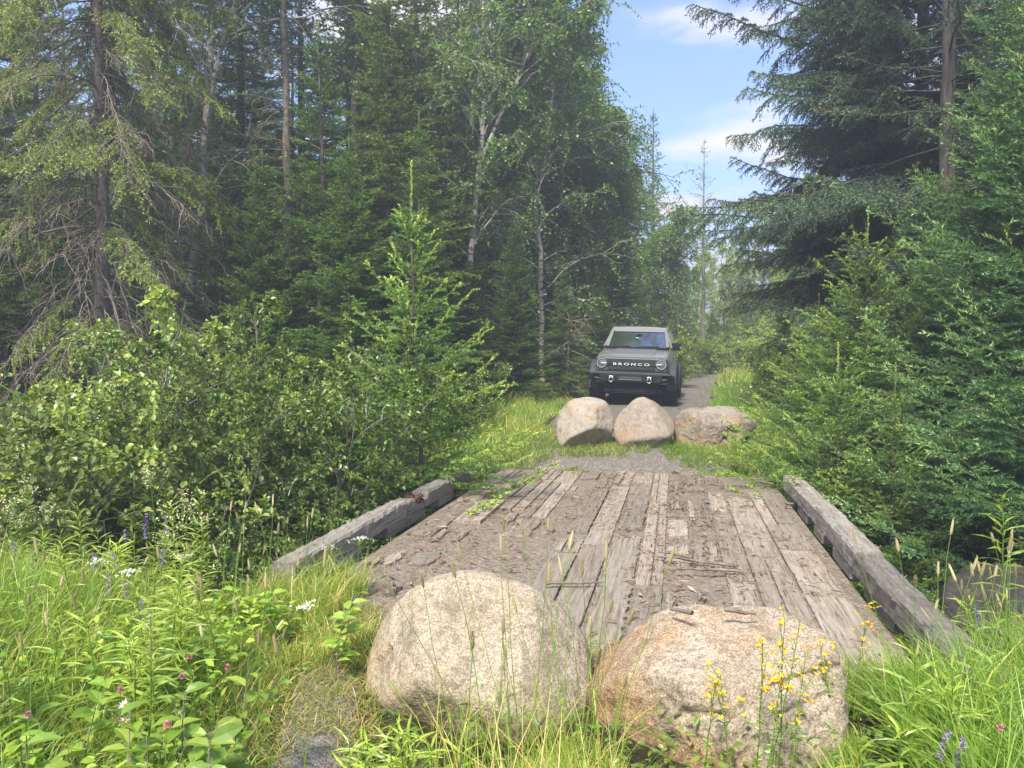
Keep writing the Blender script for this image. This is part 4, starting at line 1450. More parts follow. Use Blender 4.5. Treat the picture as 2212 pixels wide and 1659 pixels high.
K['sparse'] = conifer(26, 13.0, MT['spruce_blue'], MT['bark_spruce'], 2.0, 2.4, .42, 6, (-6, 40), .28, .30, .10, .46, 45, .046, .015, .30, sub=True, gaps=.4, jitter=.45, trunk_r=.17, limb_r=.02, droop_twig=.3, zmax=10)
K['young_a'] = conifer(27, 3.9, MT['young'], MT['bark_brown'], .10, 1.42, .13, 8, (0, 66), .10, .26, .062, .29, 260, .024, .0075, .03, sub=True, shape=1.0, lead=.50, limb_r=.010, trunk_r=.032, wtop=.46)
K['young_b'] = conifer(28, 3.4, MT['young'], MT['bark_brown'], .10, 1.45, .15, 7, (4, 62), .10, .26, .062, .32, 250, .025, .008, .03, sub=True, shape=.9, lead=.5, limb_r=.010, trunk_r=.03, wtop=.26)
K['young_c'] = conifer(29, 2.2, MT['young'], MT['bark_brown'], .08, .85, .13, 6, (8, 62), .08, .22, .055, .24, 250, .024, .0075, .03, sub=True, shape=.9, lead=.42, limb_r=.008, trunk_r=.02, wtop=.22)
K['larch'] = conifer(30, 8.5, MT['larch'], MT['bark_brown'], .2, 2.2, .22, 7, (8, 52), .14, .36, .08, .54, 105, .036, .012, .06, sub=True, jitter=.4, lead=.8, trunk_r=.07, gaps=.2, limb_r=.012)
K['larch_b'] = conifer(31, 7.0, MT['larch'], MT['bark_brown'], .15, 2.0, .21, 7, (10, 55), .14, .38, .08, .52, 105, .036, .012, .05, sub=True, jitter=.45, lead=.8, trunk_r=.06, gaps=.15, limb_r=.012)
K['far_larch'] = conifer(32, 14.0, MT['larch'], MT['bark_spruce'], 2.5, 1.9, .36, 7, (0, 45), .15, .2, .12, .40, 34, .085, .030, .10, sub=True, gaps=.5, jitter=.4)
K['far_bare'] = conifer(33, 13.5, MT['spruce_olive'], MT['bark_dead'], 3.8, 1.9, .40, 6, (4, 50), .22, .2, .17, .36, 20, .075, .024, .25, sub=True, gaps=.6, jitter=.45, trunk_r=.16)
K['birch'] = branchy(41, 12.5, MT['birch_leaf'], MT['bark_birch'], 1, .085, .05, 0, .22, 42, 2.7, 42, 9, 6, 9, .068, .052, .55, True, 2, .035)
K['birch_b'] = branchy(42, 11.5, MT['birch_leaf'], MT['bark_birch'], 1, .075, .08, 0, .10, 48, 2.3, 35, 9, 6, 9, .068, .052, .55, True, 1, .05)
K['far_leafy'] = branchy(43, 9.0, MT['birch_leaf'], MT['bark_brown'], 1, .10, .05, 0, .10, 44, 2.4, 38, 9, 5, 7, .09, .07, .4, True, 2, .05)
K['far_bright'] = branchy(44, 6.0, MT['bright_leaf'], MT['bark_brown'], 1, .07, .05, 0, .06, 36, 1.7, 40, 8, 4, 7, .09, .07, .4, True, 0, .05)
K['alder'] = branchy(45, 3.4, MT['alder_leaf'], MT['bark_alder'], 9, .026, .10, .55, .18, 9, 1.1, 34, 6, 5, 8, .043, .031, .2, False, 0, .09, .6)
K['alder_b'] = branchy(46, 3.0, MT['alder_leaf'], MT['bark_alder'], 8, .024, .12, .7, .15, 9, 1.1, 30, 6, 5, 8, .045, .033, .2, False, 0, .10, .6)
K['bush'] = branchy(47, 3.2, MT['bush_leaf'], MT['bark_alder'], 13, .020, .10, .50, .10, 11, .85, 42, 6, 4, 9, .038, .024, .15, False, 0, .07, .5)
K['bush_b'] = branchy(48, 2.4, MT['bush_leaf'], MT['bark_alder'], 12, .018, .15, .6, .08, 11, .75, 42, 6, 4, 9, .042, .026, .15, False, 0, .07, .5)
K['far_shrub'] = branchy(49, 2.2, MT['bush_leaf'], MT['bark_alder'], 9, .02, .1, .5, .08, 10, .8, 40, 5, 4, 6, .075, .05, .2, True, 0, .07, .5)
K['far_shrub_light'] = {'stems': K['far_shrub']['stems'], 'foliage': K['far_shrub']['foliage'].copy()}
K['far_shrub_light']['foliage'].materials[0] = MT['bright_leaf']  # same shrub again, with the sunlight put into paler leaves
K['snag'] = snag(51, 11, MT['bark_dead'], 70, 1.3, .10)
K['dead_bush'] = snag(52, 2.1, MT['bark_dead'], 50, .8, .03, .1)

FG = 'dark firs and spruces of the forest left of the road'
# left side, front to back
place('old_spruce', K['old'], 232, 11.8, 1.0, 1.0, 'old spruce with long drooping bare grey branches and little green', 'tree')
place('paper_birch', K['birch'], 415, 16, 1.15, .4, 'birch with a pale brown trunk behind the bare branched old spruce', 'tree')
place('dead_tree', K['snag'], 620, 15.5, 1.1, 2.0, 'dead dark trunk with a bowed pale branch between firs', 'tree')
for px, d, k, top, lab in [
        (697, 12.6, 'fir_b', 50, 'fir with a thin pale spire standing left of the young spruce'),
        (575, 12.2, 'fir_a', 330, 'dense dark fir with layered boughs right of the old bare spruce'),
        (760, 12.0, 'fir_a', 300, 'dense dark fir just behind the bright young spruce'),
        (480, 13.2, 'spruce_b', 380, 'thin dark fir in the gap right of the old bare spruce'),
        (845, 14.2, 'spruce_a', -200, 'tall dark spruce rising behind the bright young spruce'),
        (905, 13.4, 'fir_b', 250, 'dark fir right behind the tip of the bright young spruce'),
        (770, 16.5, 'spruce_b', -250, 'tall spruce with rusty dead twigs behind the dark firs'),
        (1010, 15.5, 'fir_a', 560, 'low dark fir right of the bright young spruce'),
        (1110, 17.0, 'fir_a', 470, 'dark pointed fir left of the parked car, under the birches'),
        (1215, 18.5, 'fir_b', 560, 'small fir beside the parked car, left of its roof'),
        (1290, 21.0, 'fir_a', 590, 'small fir directly behind the parked car roof'),
        (90, 14.5, 'spruce_a', -150, 'dark spruce behind the old bare spruce, at the left edge'),
        (-60, 11.5, 'spruce_a', -300, 'dark spruce leaning into view at the far left edge'),
        (330, 14.8, 'spruce_b', -150, 'tall thin spruce just right of the old bare spruce'),
        (530, 17.5, 'spruce_a', -300, 'tall dark spruce behind the dead dark trunk'),
        (900, 18.5, 'spruce_a', -250, 'tall spruce left of the forked birch'),
        (655, 20, 'spruce_b', -300, 'thin tall spruce behind the fir with a pale spire')]:
    H0 = {'fir_a': 8.0, 'fir_b': 9.5, 'spruce_a': 13.0, 'spruce_b': 12.0}[k]
    place({'f': 'fir_tree', 's': 'spruce_tree'}[k[0]], K[k], px, d, htop(top, d, px) / H0, None, lab, 'tree', FG)
place('paper_birch', K['birch'], 985, 18.5, 1.1, 1.2, 'forked white birch left of centre above the firs', 'tree', 'birches left of the road', lean=(0, R(2)))
place('paper_birch', K['birch_b'], 1175, 20.5, 1.08, 3.6, 'leafy white birch leaning right beside the blue sky', 'tree', 'birches left of the road', lean=(0, R(3)))
place('paper_birch', K['birch_b'], 1085, 22.5, 1.15, 5.0, 'birch standing between the forked birch and the leaning one', 'tree', 'birches left of the road')
for px, d, s, lab in [(1045, 24, 1.15, 'leafy tree filling the gap behind the forked birch'), (1150, 23, .95, 'leafy tree low behind the leaning birch'), (1240, 22.5, .85, 'leafy tree just right of the leaning birch'), (935, 23, 1.2, 'leafy tree behind the tall spruces left of the forked birch')]:
    place('leafy_tree', K['far_leafy'], px, d, s, None, lab, 'tree')
place('leafy_tree', K['far_leafy'], 1275, 26, 1.05, 1.0, 'leafy tree behind the leaning birch, left of the open sky', 'tree')
place('leafy_tree', K['far_leafy'], 1430, 31, .70, 2.0, 'round leafy tree above the parked car roof', 'tree')
place('leafy_tree', K['far_leafy'], 1330, 34, .95, 4.0, 'leafy tree behind and left of the tall larch', 'tree')
place('larch_tree', K['far_larch'], 1410, 38, htop(240, 38, 1410) / 14, .5, 'tall hazy larch against the sky above the parked car', 'tree')
place('spruce_tree', K['far_bare'], 1518, 35, htop(305, 35, 1518) / 13.5, 1.5, 'thin half bare spruce against the sky right of the parked car', 'tree')
place('dead_bush', K['dead_bush'], 1228, 18.3, 1.0, 1.0, 'grey leafless bush left of the parked car', 'bush')
for q, (px, d, s) in enumerate([(1580, 50, 1.25), (1640, 46, 1.25), (1700, 44, 1.2), (1610, 62, 1.6), (1760, 48, 1.4), (1545, 58, 1.3), (1500, 41, 1.0), (1560, 37, .8), (1625, 38, .85), (1470, 36, .8), (1395, 33, .8), (1680, 36, .8)]):
    place('sunlit_tree', K['far_bright'], px, d, s, None, 'yellow green sunlit tree far behind the bend of the road', 'tree', 'sunlit trees beyond the bend')
for q, (px, d, s) in enumerate([(1470, 29, .9), (1540, 31, .8), (1585, 33, .9), (1620, 36, 1.0), (1440, 24, .9), (1500, 38, 1.2), (1380, 25, 1.0), (1650, 30, 1.0), (1560, 42, 1.3)]):
    place('roadside_shrub', K['far_shrub_light'], px, d, s, None, 'green shrub growing beside the gravel road behind the parked car', 'shrub', 'shrubs along the far road')
for q, (px, d, s) in enumerate([(1455, 40, .85), (1335, 24, .75), (1600, 45, .8)]):
    place('spruce_tree', K['fir_b'], px, d, s, None, 'hazy conifer in the row beyond the parked car', 'tree', 'conifers beyond the parked car')

# right side
place('spruce_tree', K['big'], 1975, 13.2, 1.05, .5, 'big dark spruce hanging its boughs over the road on the right', 'tree')
place('spruce_tree', K['big'], 1850, 16.5, .85, 2.6, 'dark drooping spruce just left of and behind the big one', 'tree')
place('spruce_tree', K['sparse'], 2040, 11.2, 1.0, 2.2, 'tall bare trunked spruce with thin branches at top right', 'tree')
RG = 'feathery larches on the right bank'
for px, d, k, top, lab in [(2205, 8.6, 'larch', -150, 'tall feathery larch at the right edge of the frame'),
                           (2330, 7.6, 'larch_b', -200, 'feathery larch partly outside the right frame edge'),
                           (2040, 9.6, 'larch_b', 330, 'feathery larch below the tall bare trunk on the right'),
                           (1965, 11.2, 'larch', 380, 'feathery larch between the big dark spruce and bare trunk'),
                           (2270, 10.8, 'larch', -300, 'feathery larch behind the tall one at the right edge'),
                           (2130, 12.5, 'larch_b', 230, 'feathery larch just right of the tall bare trunk')]:
    place('larch_tree', K[k], px, d, htop(top, d, px) / {'larch': 8.5, 'larch_b': 7.0}[k], None, lab, 'tree', RG)
place('young_spruce', K['young_b'], 1862, 10.0, htop(470, 10.0, 1862) / 3.4, .3, 'young spruce with a spiky light green top behind the right rail', 'tree')
place('young_spruce', K['young_b'], 1815, 8.7, htop(760, 8.7, 1815) / 3.4, 2.3, 'bright low young spruce nearest the far end of right rail', 'tree')
place('young_spruce', K['young_a'], 1925, 8.2, htop(800, 8.2, 1925) / 3.9, 2.0, 'young spruce leaning over the middle of the right rail', 'tree')
place('young_spruce', K['young_b'], 1765, 12.2, htop(640, 12.2, 1765) / 3.4, 1.1, 'young spruce at the road edge behind the brown cracked boulder', 'tree')
place('young_spruce', K['young_c'], 1700, 16.5, 1.1, .9, 'small young spruce at the roadside right of the gravel road', 'tree')
place('spruce_tree', K['spruce_a'], 2080, 15, .55, None, 'dark spruce deep behind the feathery larches', 'tree')
place('spruce_tree', K['spruce_b'], 1930, 17, .6, None, 'dark spruce behind the big drooping spruce', 'tree')
place('spruce_tree', K['spruce_a'], 2260, 14, 1.0, None, 'dark spruce deep in the forest at the right edge', 'tree')
place('green_shrub', K['bush_b'], 1960, 7.2, .62, .5, 'low leafy shrub under the spruces beside the right rail', 'shrub')
place('green_shrub', K['bush_b'], 2070, 8.2, .75, 1.5, 'low leafy shrub behind the dark stream boulder', 'shrub')
place('green_shrub', K['far_shrub'], 1720, 15.0, .75, 2.5, 'shrub at the roadside right of the three far boulders', 'shrub')
place('green_shrub', K['far_shrub'], 1680, 20.0, .8, 2.5, 'shrub on the verge right of the gravel road', 'shrub')

# the bright young spruce by the left rail
place('young_spruce', K['young_a'], 905, 9.3, htop(385, 9.3, 905) / 3.9, .8, 'bright green young spruce with spiky top beside the left rail', 'tree')
place('young_spruce', K['young_c'], 790, 9.9, 1.25, 2.8, 'small young spruce left of the bright young spruce', 'tree')

# shrubs along the left bank
SG = 'light green alders on the left bank'
for px, d, k, s, lab in [(60, 7.4, 'alder', 1.42, 'light green alder with bare twigs at the left edge'), (245, 7.9, 'alder_b', 1.40, 'light green alder below the old bare spruce'),
                         (370, 8.6, 'alder', 1.18, 'light green alder right of the old bare spruce trunk'), (-90, 7.0, 'alder_b', 1.5, 'light green alder cut off by the left frame edge'),
                         (140, 6.6, 'alder_b', .95, 'low light green alder above the meadow flowers')]:
    place('alder_shrub', K[k], px, d, s, None, lab, 'shrub', SG)
SG = 'dense green bushes in the hollow left of the bridge'
for px, d, k, s, lab in [(470, 8.6, 'bush', 1.22, 'dense green bush in the hollow right of the alders'), (600, 8.9, 'bush', 1.35, 'tall dense green bush in the middle of the hollow'),
                         (640, 9.9, 'bush', 1.05, 'dense green bush just left of the bright young spruce'), (560, 7.5, 'bush_b', .95, 'dark green bush low behind the meadow edge'),
                         (650, 8.0, 'bush_b', .9, 'dark green bush behind the left rail'), (390, 7.2, 'bush_b', .9, 'dark green bush below the alders'),
                         (300, 6.7, 'bush_b', .75, 'dark green bush behind the purple flowers'), (715, 8.8, 'bush_b', .55, 'low dark green bush between rail and bright young spruce')]:
    place('green_bush', K[k], px, d, s, None, lab, 'shrub', SG)
for px, d, s in [(1000, 13.6, .62), (1040, 15.5, .6), (1110, 17.5, .5), (960, 12.4, .6)]:
    place('roadside_shrub', K['far_shrub'], px, d, s, None, 'green shrub along the grass verge left of the far boulders', 'shrub', 'shrubs left of the road')

# forest behind: rows further off on both sides
gB = np.random.default_rng(77)
for n_, (d, lo, hi, step, kinds, sc) in enumerate([
        (21, -250, 1020, 115, ('spruce_a', 'spruce_b', 'fir_b'), 1.0), (26, -300, 1180, 120, ('spruce_a', 'spruce_b', 'birch_b', 'fir_b'), 1.05), (33, -300, 1290, 105, ('spruce_a', 'far_leafy', 'spruce_b'), 1.1),
        (17, 2080, 2500, 140, ('spruce_a', 'fir_b'), .6), (22, 1800, 2500, 120, ('spruce_a', 'fir_b', 'spruce_b'), .62), (30, 1770, 2500, 110, ('spruce_b', 'far_leafy', 'spruce_a'), .75),
        (42, 1400, 1760, 45, ('far_shrub_light', 'far_shrub_light', 'far_bright'), 1.1), (55, 1250, 1420, 70, ('far_leafy', 'fir_b'), 1.0), (55, 1420, 1760, 60, ('far_bright', 'far_shrub_light'), 1.1), (55, 1760, 2300, 80, ('far_leafy', 'fir_b'), 1.0)]):
    for px in np.arange(lo, hi, step):
        k = kinds[gB.integers(len(kinds))]
        dd = d * gB.uniform(.92, 1.1)
        pxx = px + gB.uniform(-.35, .35) * step
        kind, word = ('sunlit_tree', 'yellow green tree') if k == 'far_bright' else {'sp': ('spruce_tree', 'dark spruce'), 'fi': ('fir_tree', 'green fir'), 'bi': ('paper_birch', 'white stemmed birch'), 'fa': ('leafy_tree', 'leafy tree')}[k[:2]]
        if k[:9] == 'far_shrub':
            kind, word = 'roadside_shrub', 'tall shrub'
        sd_ = 'left' if pxx < 1320 else 'right'
        where = ('deep in the forest left of the road' if n_ < 3 else 'in the forest behind the big spruce on the right' if n_ < 6 else 'in the far tree line beyond the road bend')
        place(kind, K[k], pxx, dd, sc * gB.uniform(.85, 1.15), None, word + ' ' + where, 'tree' if k[:9] != 'far_shrub' else 'shrub', word + 's ' + where)

# ------------------------------------------------------------------ grasses
def sample(n, xr, yr, g):
    return g.uniform(*xr, n), g.uniform(*yr, n)


def on_deck(x, y):
    corner = (x < -2.5 + .764 * (5.6 - y)) & (y < 5.7)
    return ~corner & (x > BX0 - .12) & (x < BX1 + .12) & (y > BY0 - .02) & (y < BY1 - .05)


def rails_clear(x, y):
    return on_deck(x, y) | ((np.abs(x - BX0 - .13) < .15) & (y > BY0 + 1.3) & (y < BY1)) | ((np.abs(x - BX1) < .17) & (y > BY0 + .3) & (y < BY1))


def project(x, y, z):
    dd = x * FWD[0] + y * FWD[1]
    lat = x * RGT[0] + y * RGT[1]
    return 1106 + lat / np.maximum(dd, .1) * 1661, 773 + (CAM_H - z) / np.maximum(dd, .1) * 1661, dd


def grassy(name, x, y, h, w, g, label, dry=.12, bend=(.15, .9), N=4, zoff=0.0, tintb=0.0):
    n = len(x)
    z = hgt(x, y) + zoff
    z = np.where((x > BX0) & (x < BX1) & (y > BY0) & (y < BY1), np.maximum(z, -.02), z)
    az = g.random(n) * 6.28
    d = np.stack([np.cos(az), np.sin(az)], 1)
    patch = fbm2(x, y, 1.1, 3, 61) * .22
    tint = np.clip(.1 + .62 * g.random(n) + patch + tintb, 0, .82)
    dr = g.random(n) < dry * (1 + 2.5 * fbm2(x, y, .9, 2, 15))
    tint = np.where(dr, g.uniform(.86, 1, n), tint)
    a = Acc()
    strips(a, np.stack([x, y, z - .02], 1), d, h, w, g.uniform(bend[0], bend[1], n), N, tint, g)
    o = link(name, a.mesh(name, MT['grass']))
    return tag(o, label, 'grass', None, 'stuff')


g = np.random.default_rng(101)
# left meadow
x, y = sample(170000, (-6.5, .3), (1.2, 6.4), g)
px, py, dd = project(x, y, hgt(x, y, False))
pd = path_dist(x, y)
edge = 800 - 40 * (dd - 3)
m = (px > -260) & (px < edge) & (dd > 1.75) & (y < 5.75 + .3 * np.sin(x * 2)) & ~rails_clear(x, y) & (pd > .20 + .08 * g.random(len(x)))
m &= (g.random(len(x)) < np.clip(.35 + pd * 1.2, 0, 1)) & (fbm2(x, y, 2.2, 2, 44) > -.42)
x, y, pd, dd, px = x[m], y[m], pd[m], dd[m], px[m]
tall = np.clip((pd - .15) / 1.3, 0, 1) * np.clip(1.15 - (px - 300) / 1100, .45, 1)
h = (.10 + .46 * tall) * g.uniform(.5, 1.25, len(x))
grassy('meadow_grass', x, y, h, g.uniform(.004, .0085, len(x)), g, 'bright green meadow grass left of the footpath', .14, tintb=.10)
# dry short turf at the path edge
x, y = sample(60000, (-3.0, .6), (1.6, 4.6), g)
pd = path_dist(x, y)
px, py, dd = project(x, y, 0 * x)
dd_ = dd
m = (pd > .13 + .12 * fbm2(x, y, 4, 2, 88) - .2 * (dd_ > 3.25)) & (pd < .75) & ~on_deck(x, y) & (dd > 1.9) & (px < 820)
x, y = x[m], y[m]
grassy('short_turf', x, y, g.uniform(.04, .14, len(x)), g.uniform(.003, .006, len(x)), g, 'short yellowing turf along the footpath edge', .35, (.4, 1.5))
# before and between the near boulders
x, y = sample(44000, (-1.6, 1.9), (2.2, 4.1), g)
px, py, dd = project(x, y, 0 * x)
m = (px > 745) & (px < 1880) & (dd > 2.15) & (dd < 3.9) & ~on_deck(x, y) & (g.random(len(x)) < np.where(dd < 3.45, 1, .55))
m &= (path_dist(x, y) > .28)
x, y, px, dd = x[m], y[m], px[m], dd[m]
hh = np.clip(1.66 - (np.interp(px, [740, 950, 1060, 1250, 1330, 1500, 1700, 1850], [1640, 1640, 1610, 1530, 1580, 1665, 1650, 1570]) + 35 * fbm2(x, y, 3, 2, 31) - 773) / 1661 * dd, .03, .45)
hh = hh * g.uniform(.4, 1.1, len(x))
wisp = (px > 930) & (px < 1340) & (g.random(len(x)) < .045)
hh = np.where(wisp, np.clip(1.66 - (g.uniform(1330, 1500, len(x)) - 773) / 1661 * dd, .15, .7), hh)
grassy('boulder_grass', x, y, hh, g.uniform(.0028, .0058, len(x)), g, 'yellow green grass in front of the two near boulders', .34, (.1, .8), tintb=.10)
# a ragged fringe along the near end of the deck
x, y = sample(16000, (-2.5, 1.35), (3.7, 4.32), g)
m = g.random(len(x)) < np.clip((4.30 + .12 * fbm2(x, y, 4, 2, 37) - y) / .35, 0, 1) * np.clip(.25 + np.abs(x + .55) ** 2 * .5, 0, 1)
x, y = x[m], y[m]
xe, ye = sample(3200, (-3.0, -2.05), (4.1, 4.95), g)
he = np.concatenate([g.uniform(.05, .22, len(x)), g.uniform(.15, .42, len(xe))])
x, y = np.concatenate([x, xe]), np.concatenate([y, ye])
grassy('edge_grass', x, y, he, g.uniform(.003, .006, len(x)), g, 'ragged grass growing over the near edge of the deck', .25, (.2, 1.0), tintb=.05)
# right bank
x, y = sample(90000, (.9, 5.5), (1.6, 5.6), g)
px, py, dd = project(x, y, 0 * x)
m = (px > 1810) & (px < 2560) & (dd > 1.9) & ~rails_clear(x, y) & (y < 5.0 - .12 * np.maximum(x - 1.5, 0) + .2 * np.sin(x * 3)) & (fbm2(x, y, 2.0, 2, 45) > -.5)
x, y, dd = x[m], y[m], dd[m]
px = project(x, y, 0 * x)[0]
hh = np.clip(1.66 - (np.interp(px, [1800, 1900, 2050, 2212], [1500, 1420, 1370, 1330]) + 60 * fbm2(x, y, 2, 2, 32) - 773) / 1661 * dd, .10, .62)
grassy('bank_grass', x, y, hh * g.uniform(.35, 1.15, len(x)), g.uniform(.004, .0075, len(x)), g, 'tall green grass on the bank around the near end of right rail', .12)
# verges beside the road beyond the bridge
x, y = sample(150000, (-7, 6), (10.7, 24), g)
off = x - road_c(y)
left = off < 0
rag = .35 * fbm2(x, y, 1.2, 3, 71)
m = (np.abs(off) > 1.55 + rag - .5 * (y < 12.6) * (~left)) & (fbm2(x, y, 1.2, 2, 46) > -.45) & (np.abs(off) < 6)
m &= ~((y < 11.7) & (np.abs(off) < 1.9 + rag))
x, y, off, left = x[m], y[m], off[m], left[m]
h = np.where(left, .42, .45) * g.uniform(.4, 1.2, len(x)) * np.clip((np.abs(off) - 1.2) / 1.2, .3, 1)
for sd_, lab in ((left, 'yellow green grass verge left of the far boulders'), (~left, 'green grass verge right of the far boulders')):
    grassy('verge_grass', x[sd_], y[sd_], h[sd_], g.uniform(.007, .015, sd_.sum()), g, lab, .30 if sd_ is left else .06, tintb=.2 if sd_ is left else -.08)
# tufts on the gravel round the far boulders and at the deck end
x, y = sample(60000, (-3.2, 2.6), (10.7, 13.9), g)
m = (fbm2(x, y, 1.3, 3, 81) > .06) | (np.abs(x - road_c(y)) > 1.15 + .4 * fbm2(x, y, 2, 2, 85)) | ((np.abs(y - 12.0) < .4) & (fbm2(x, y, 2.5, 2, 83) > -.2))
m &= ~((y < 11.4) & (np.abs(x + .4) < .7))
x, y = x[m], y[m]
grassy('gravel_tufts', x, y, g.uniform(.04, .17, len(x)) * np.where(np.abs(y - 12.0) < .6, 1.25, 1), g.uniform(.004, .009, len(x)), g, 'low grass tufts on the gravel at the foot of the far boulders', .2, (.3, 1.2))
x, y = sample(9000, (-2.8, 3.5), (13.4, 36), g)
off = x - road_c(y)
m = ((np.abs(off) < .4) & (fbm2(x, y, 1.1, 3, 86) > -.05)) | ((np.abs(off) > 1.2) & (np.abs(off) < 1.9))
x, y = x[m], y[m]
grassy('road_tufts', x, y, g.uniform(.03, .12, len(x)), g.uniform(.008, .016, len(x)), g, 'sparse grass growing between the wheel ruts of the gravel road', .3, (.3, 1.2), zoff=.02)
# far verges to the bend, with yellow bloom
x, y = sample(90000, (-6, 16), (22, 52), g)
off = x - road_c(y)
m = (np.abs(off) > 1.7) & (np.abs(off) < 7)
x, y, off = x[m], y[m], off[m]
grassy('far_verge_grass', x, y, .48 * g.uniform(.4, 1.2, len(x)), g.uniform(.016, .035, len(x)), g, 'yellow flecked grass along the road bend behind the parked car', .25, N=3, tintb=.12)
# forest floor growth under the trees
x, y = sample(60000, (-14, 12), (9, 26), g)
m = (np.abs(x - road_c(y)) > 2.6)
x, y = x[m], y[m]
a = Acc()
n = len(x)
kites(a, np.stack([x, y, hgt(x, y) + g.uniform(0, .3, n)], 1), unit(np.stack([g.normal(size=n), g.normal(size=n), .3 * g.normal(size=n)], 1)), g.uniform(.04, .10, n), g.uniform(.02, .05, n), g, g.random(n), 1.5)
tag(link('undergrowth', a.mesh('undergrowth', MT['bush_leaf'])), 'low leafy undergrowth on the forest floor behind the verges', 'undergrowth', None, 'stuff')
# leafy weeds through the meadow
x, y = sample(44000, (-6.2, .2), (1.6, 5.8), g)
px, py, dd = project(x, y, 0 * x)
m = (px > -200) & (px < 760) & (dd > 1.9) & (path_dist(x, y) > .4) & ~rails_clear(x, y) & (fbm2(x, y, 1.6, 2, 91) > -.05)
x, y = x[m], y[m]
n = len(x)
a = Acc()
az = g.random(n) * 6.28
leaves(a, np.stack([x, y, hgt(x, y) + g.uniform(.02, .42, n) ** 1.2], 1), np.stack([np.cos(az), np.sin(az), g.normal(.1, .35, n)], 1), g.uniform(.03, .075, n), g.uniform(.018, .038, n), g, g.random(n))
tag(link('meadow_weeds', a.mesh('meadow_weeds', MT['herb'])), 'mixed small leafed weeds filling the left meadow', 'weeds', None, 'stuff')
x, y = sample(14000, (-1.6, 4.5), (1.8, 4.9), g)
px, py, dd = project(x, y, 0 * x)
m = (px > 760) & (px < 2450) & (dd > 2.0) & ((dd < 3.35) | (px > 1840)) & ~rails_clear(x, y) & (path_dist(x, y) > .3) & (fbm2(x, y, 1.9, 2, 93) > .02)
x, y = x[m], y[m]
n = len(x)
a = Acc()
az = g.random(n) * 6.28
leaves(a, np.stack([x, y, hgt(x, y) + g.uniform(.02, .26, n)], 1), np.stack([np.cos(az), np.sin(az), g.normal(.1, .35, n)], 1), g.uniform(.025, .06, n), g.uniform(.012, .028, n), g, g.random(n) * .8)
tag(link('bank_weeds', a.mesh('bank_weeds', MT['herb'])), 'small leafed weeds round the near boulders and right bank', 'weeds', None, 'stuff')

# ------------------------------------------------------------------ single flowering plants


def spot(px, py, d):
    """foot of a plant whose top shows at row py when it stands d metres off, and its height"""
    x, y = G(px, d)
    z = float(hgt(x, y))
    return x, y, z, max(CAM_H - (py - 773) / 1661 * d - z, .08)


def stem_of(h, g, r=.0022, lean=.12, N=8):
    return grow(np.zeros((1, 3)), np.array([[g.normal() * lean, g.normal() * lean, 1]]), h, N, 0, 0, .02, g)


def plant(kind, px, py, d, parts, label, cat, group):
    x, y, z, h = spot(px, py, d)
    o = empty(kind, (x, y, z))
    for nm, (acc, mat) in parts(h, np.random.default_rng(int(px * 7 + py))).items():
        for ac in acc if isinstance(acc, list) else [acc]:
            link(nm, ac.mesh(nm, mat), o)
    return tag(o, label, cat, group)


def p_goldenrod(h, g):
    C = stem_of(h, g, lean=.10)
    st, lf = Acc(), Acc()
    tubes(st, C, np.linspace(.0045, .0015, 8)[None], 5, .2)
    n = int(60 * h)
    i = np.zeros(n, int)
    s = .12 + .88 * (np.arange(n) + g.random(n)) / n
    p, t = at(C, i, s)
    az = np.arange(n) * 2.4
    e = .25 + .9 * s ** 3
    dr = np.stack([np.cos(az), np.sin(az), e], 1)
    L = (.055 + .075 * np.sin(np.pi * np.clip(s * .95, 0, 1)) ** .7) * g.uniform(.8, 1.2, n)
    leaves(lf, p, dr, L, L * .12, g, np.clip(.30 + .5 * s + .25 * g.random(n), 0, 1), 1.2, .2, .45)
    return {'stem': (st, MT['herb']), 'leaves': (lf, MT['herb'])}


def p_timothy(h, g):
    C = stem_of(h, g, lean=.26)
    st, hd = Acc(), Acc()
    tubes(st, C, np.linspace(.0022, .0012, 8)[None], 4, .55)
    e, t = C[0, -1], unit(C[0, -1] - C[0, -2])
    L = g.uniform(.05, .085)
    q = np.linspace(0, 1, 7)
    hc = (e + t * (q[:, None] * L))[None]
    tubes(hd, hc, (np.array([.002, .0055, .0062, .0062, .0058, .0048, .001]) * g.uniform(.85, 1.15))[None], 7, g.random())
    n = 90
    p, tt = at(hc, np.zeros(n, int), g.random(n))
    tris(hd, p, unit(g.normal(size=(n, 3)) + tt), .011, .0025, g, g.random(n))
    return {'stem': (st, MT['grass']), 'seed_head': (hd, MT['straw'])}


def p_broad(h, g):
    st, lf = Acc(), Acc()
    C = grow(np.zeros((3, 3)), np.array([[g.normal() * .35, g.normal() * .35, 1] for _ in range(3)]), h * g.uniform(.75, 1.05, 3), 7, 0, 0, .04, g)
    tubes(st, C, np.linspace(.004, .0015, 7)[None], 5, .1)
    i, s, k = spawn(9, 3, .3, 1.0, g)
    p, t = at(C, i, s)
    az = k * 1.571 * (1 + .1 * g.normal(size=len(k)))
    L = g.uniform(.06, .105, len(i))
    leaves(lf, p, np.stack([np.cos(az), np.sin(az), .25 + .3 * g.random(len(i))], 1), L, L * .58, g, np.clip(.35 + .5 * g.random(len(i)), 0, 1), 1.4, .16, .3)
    return {'stem': (st, MT['bark_alder']), 'leaves': (lf, MT['herb'])}


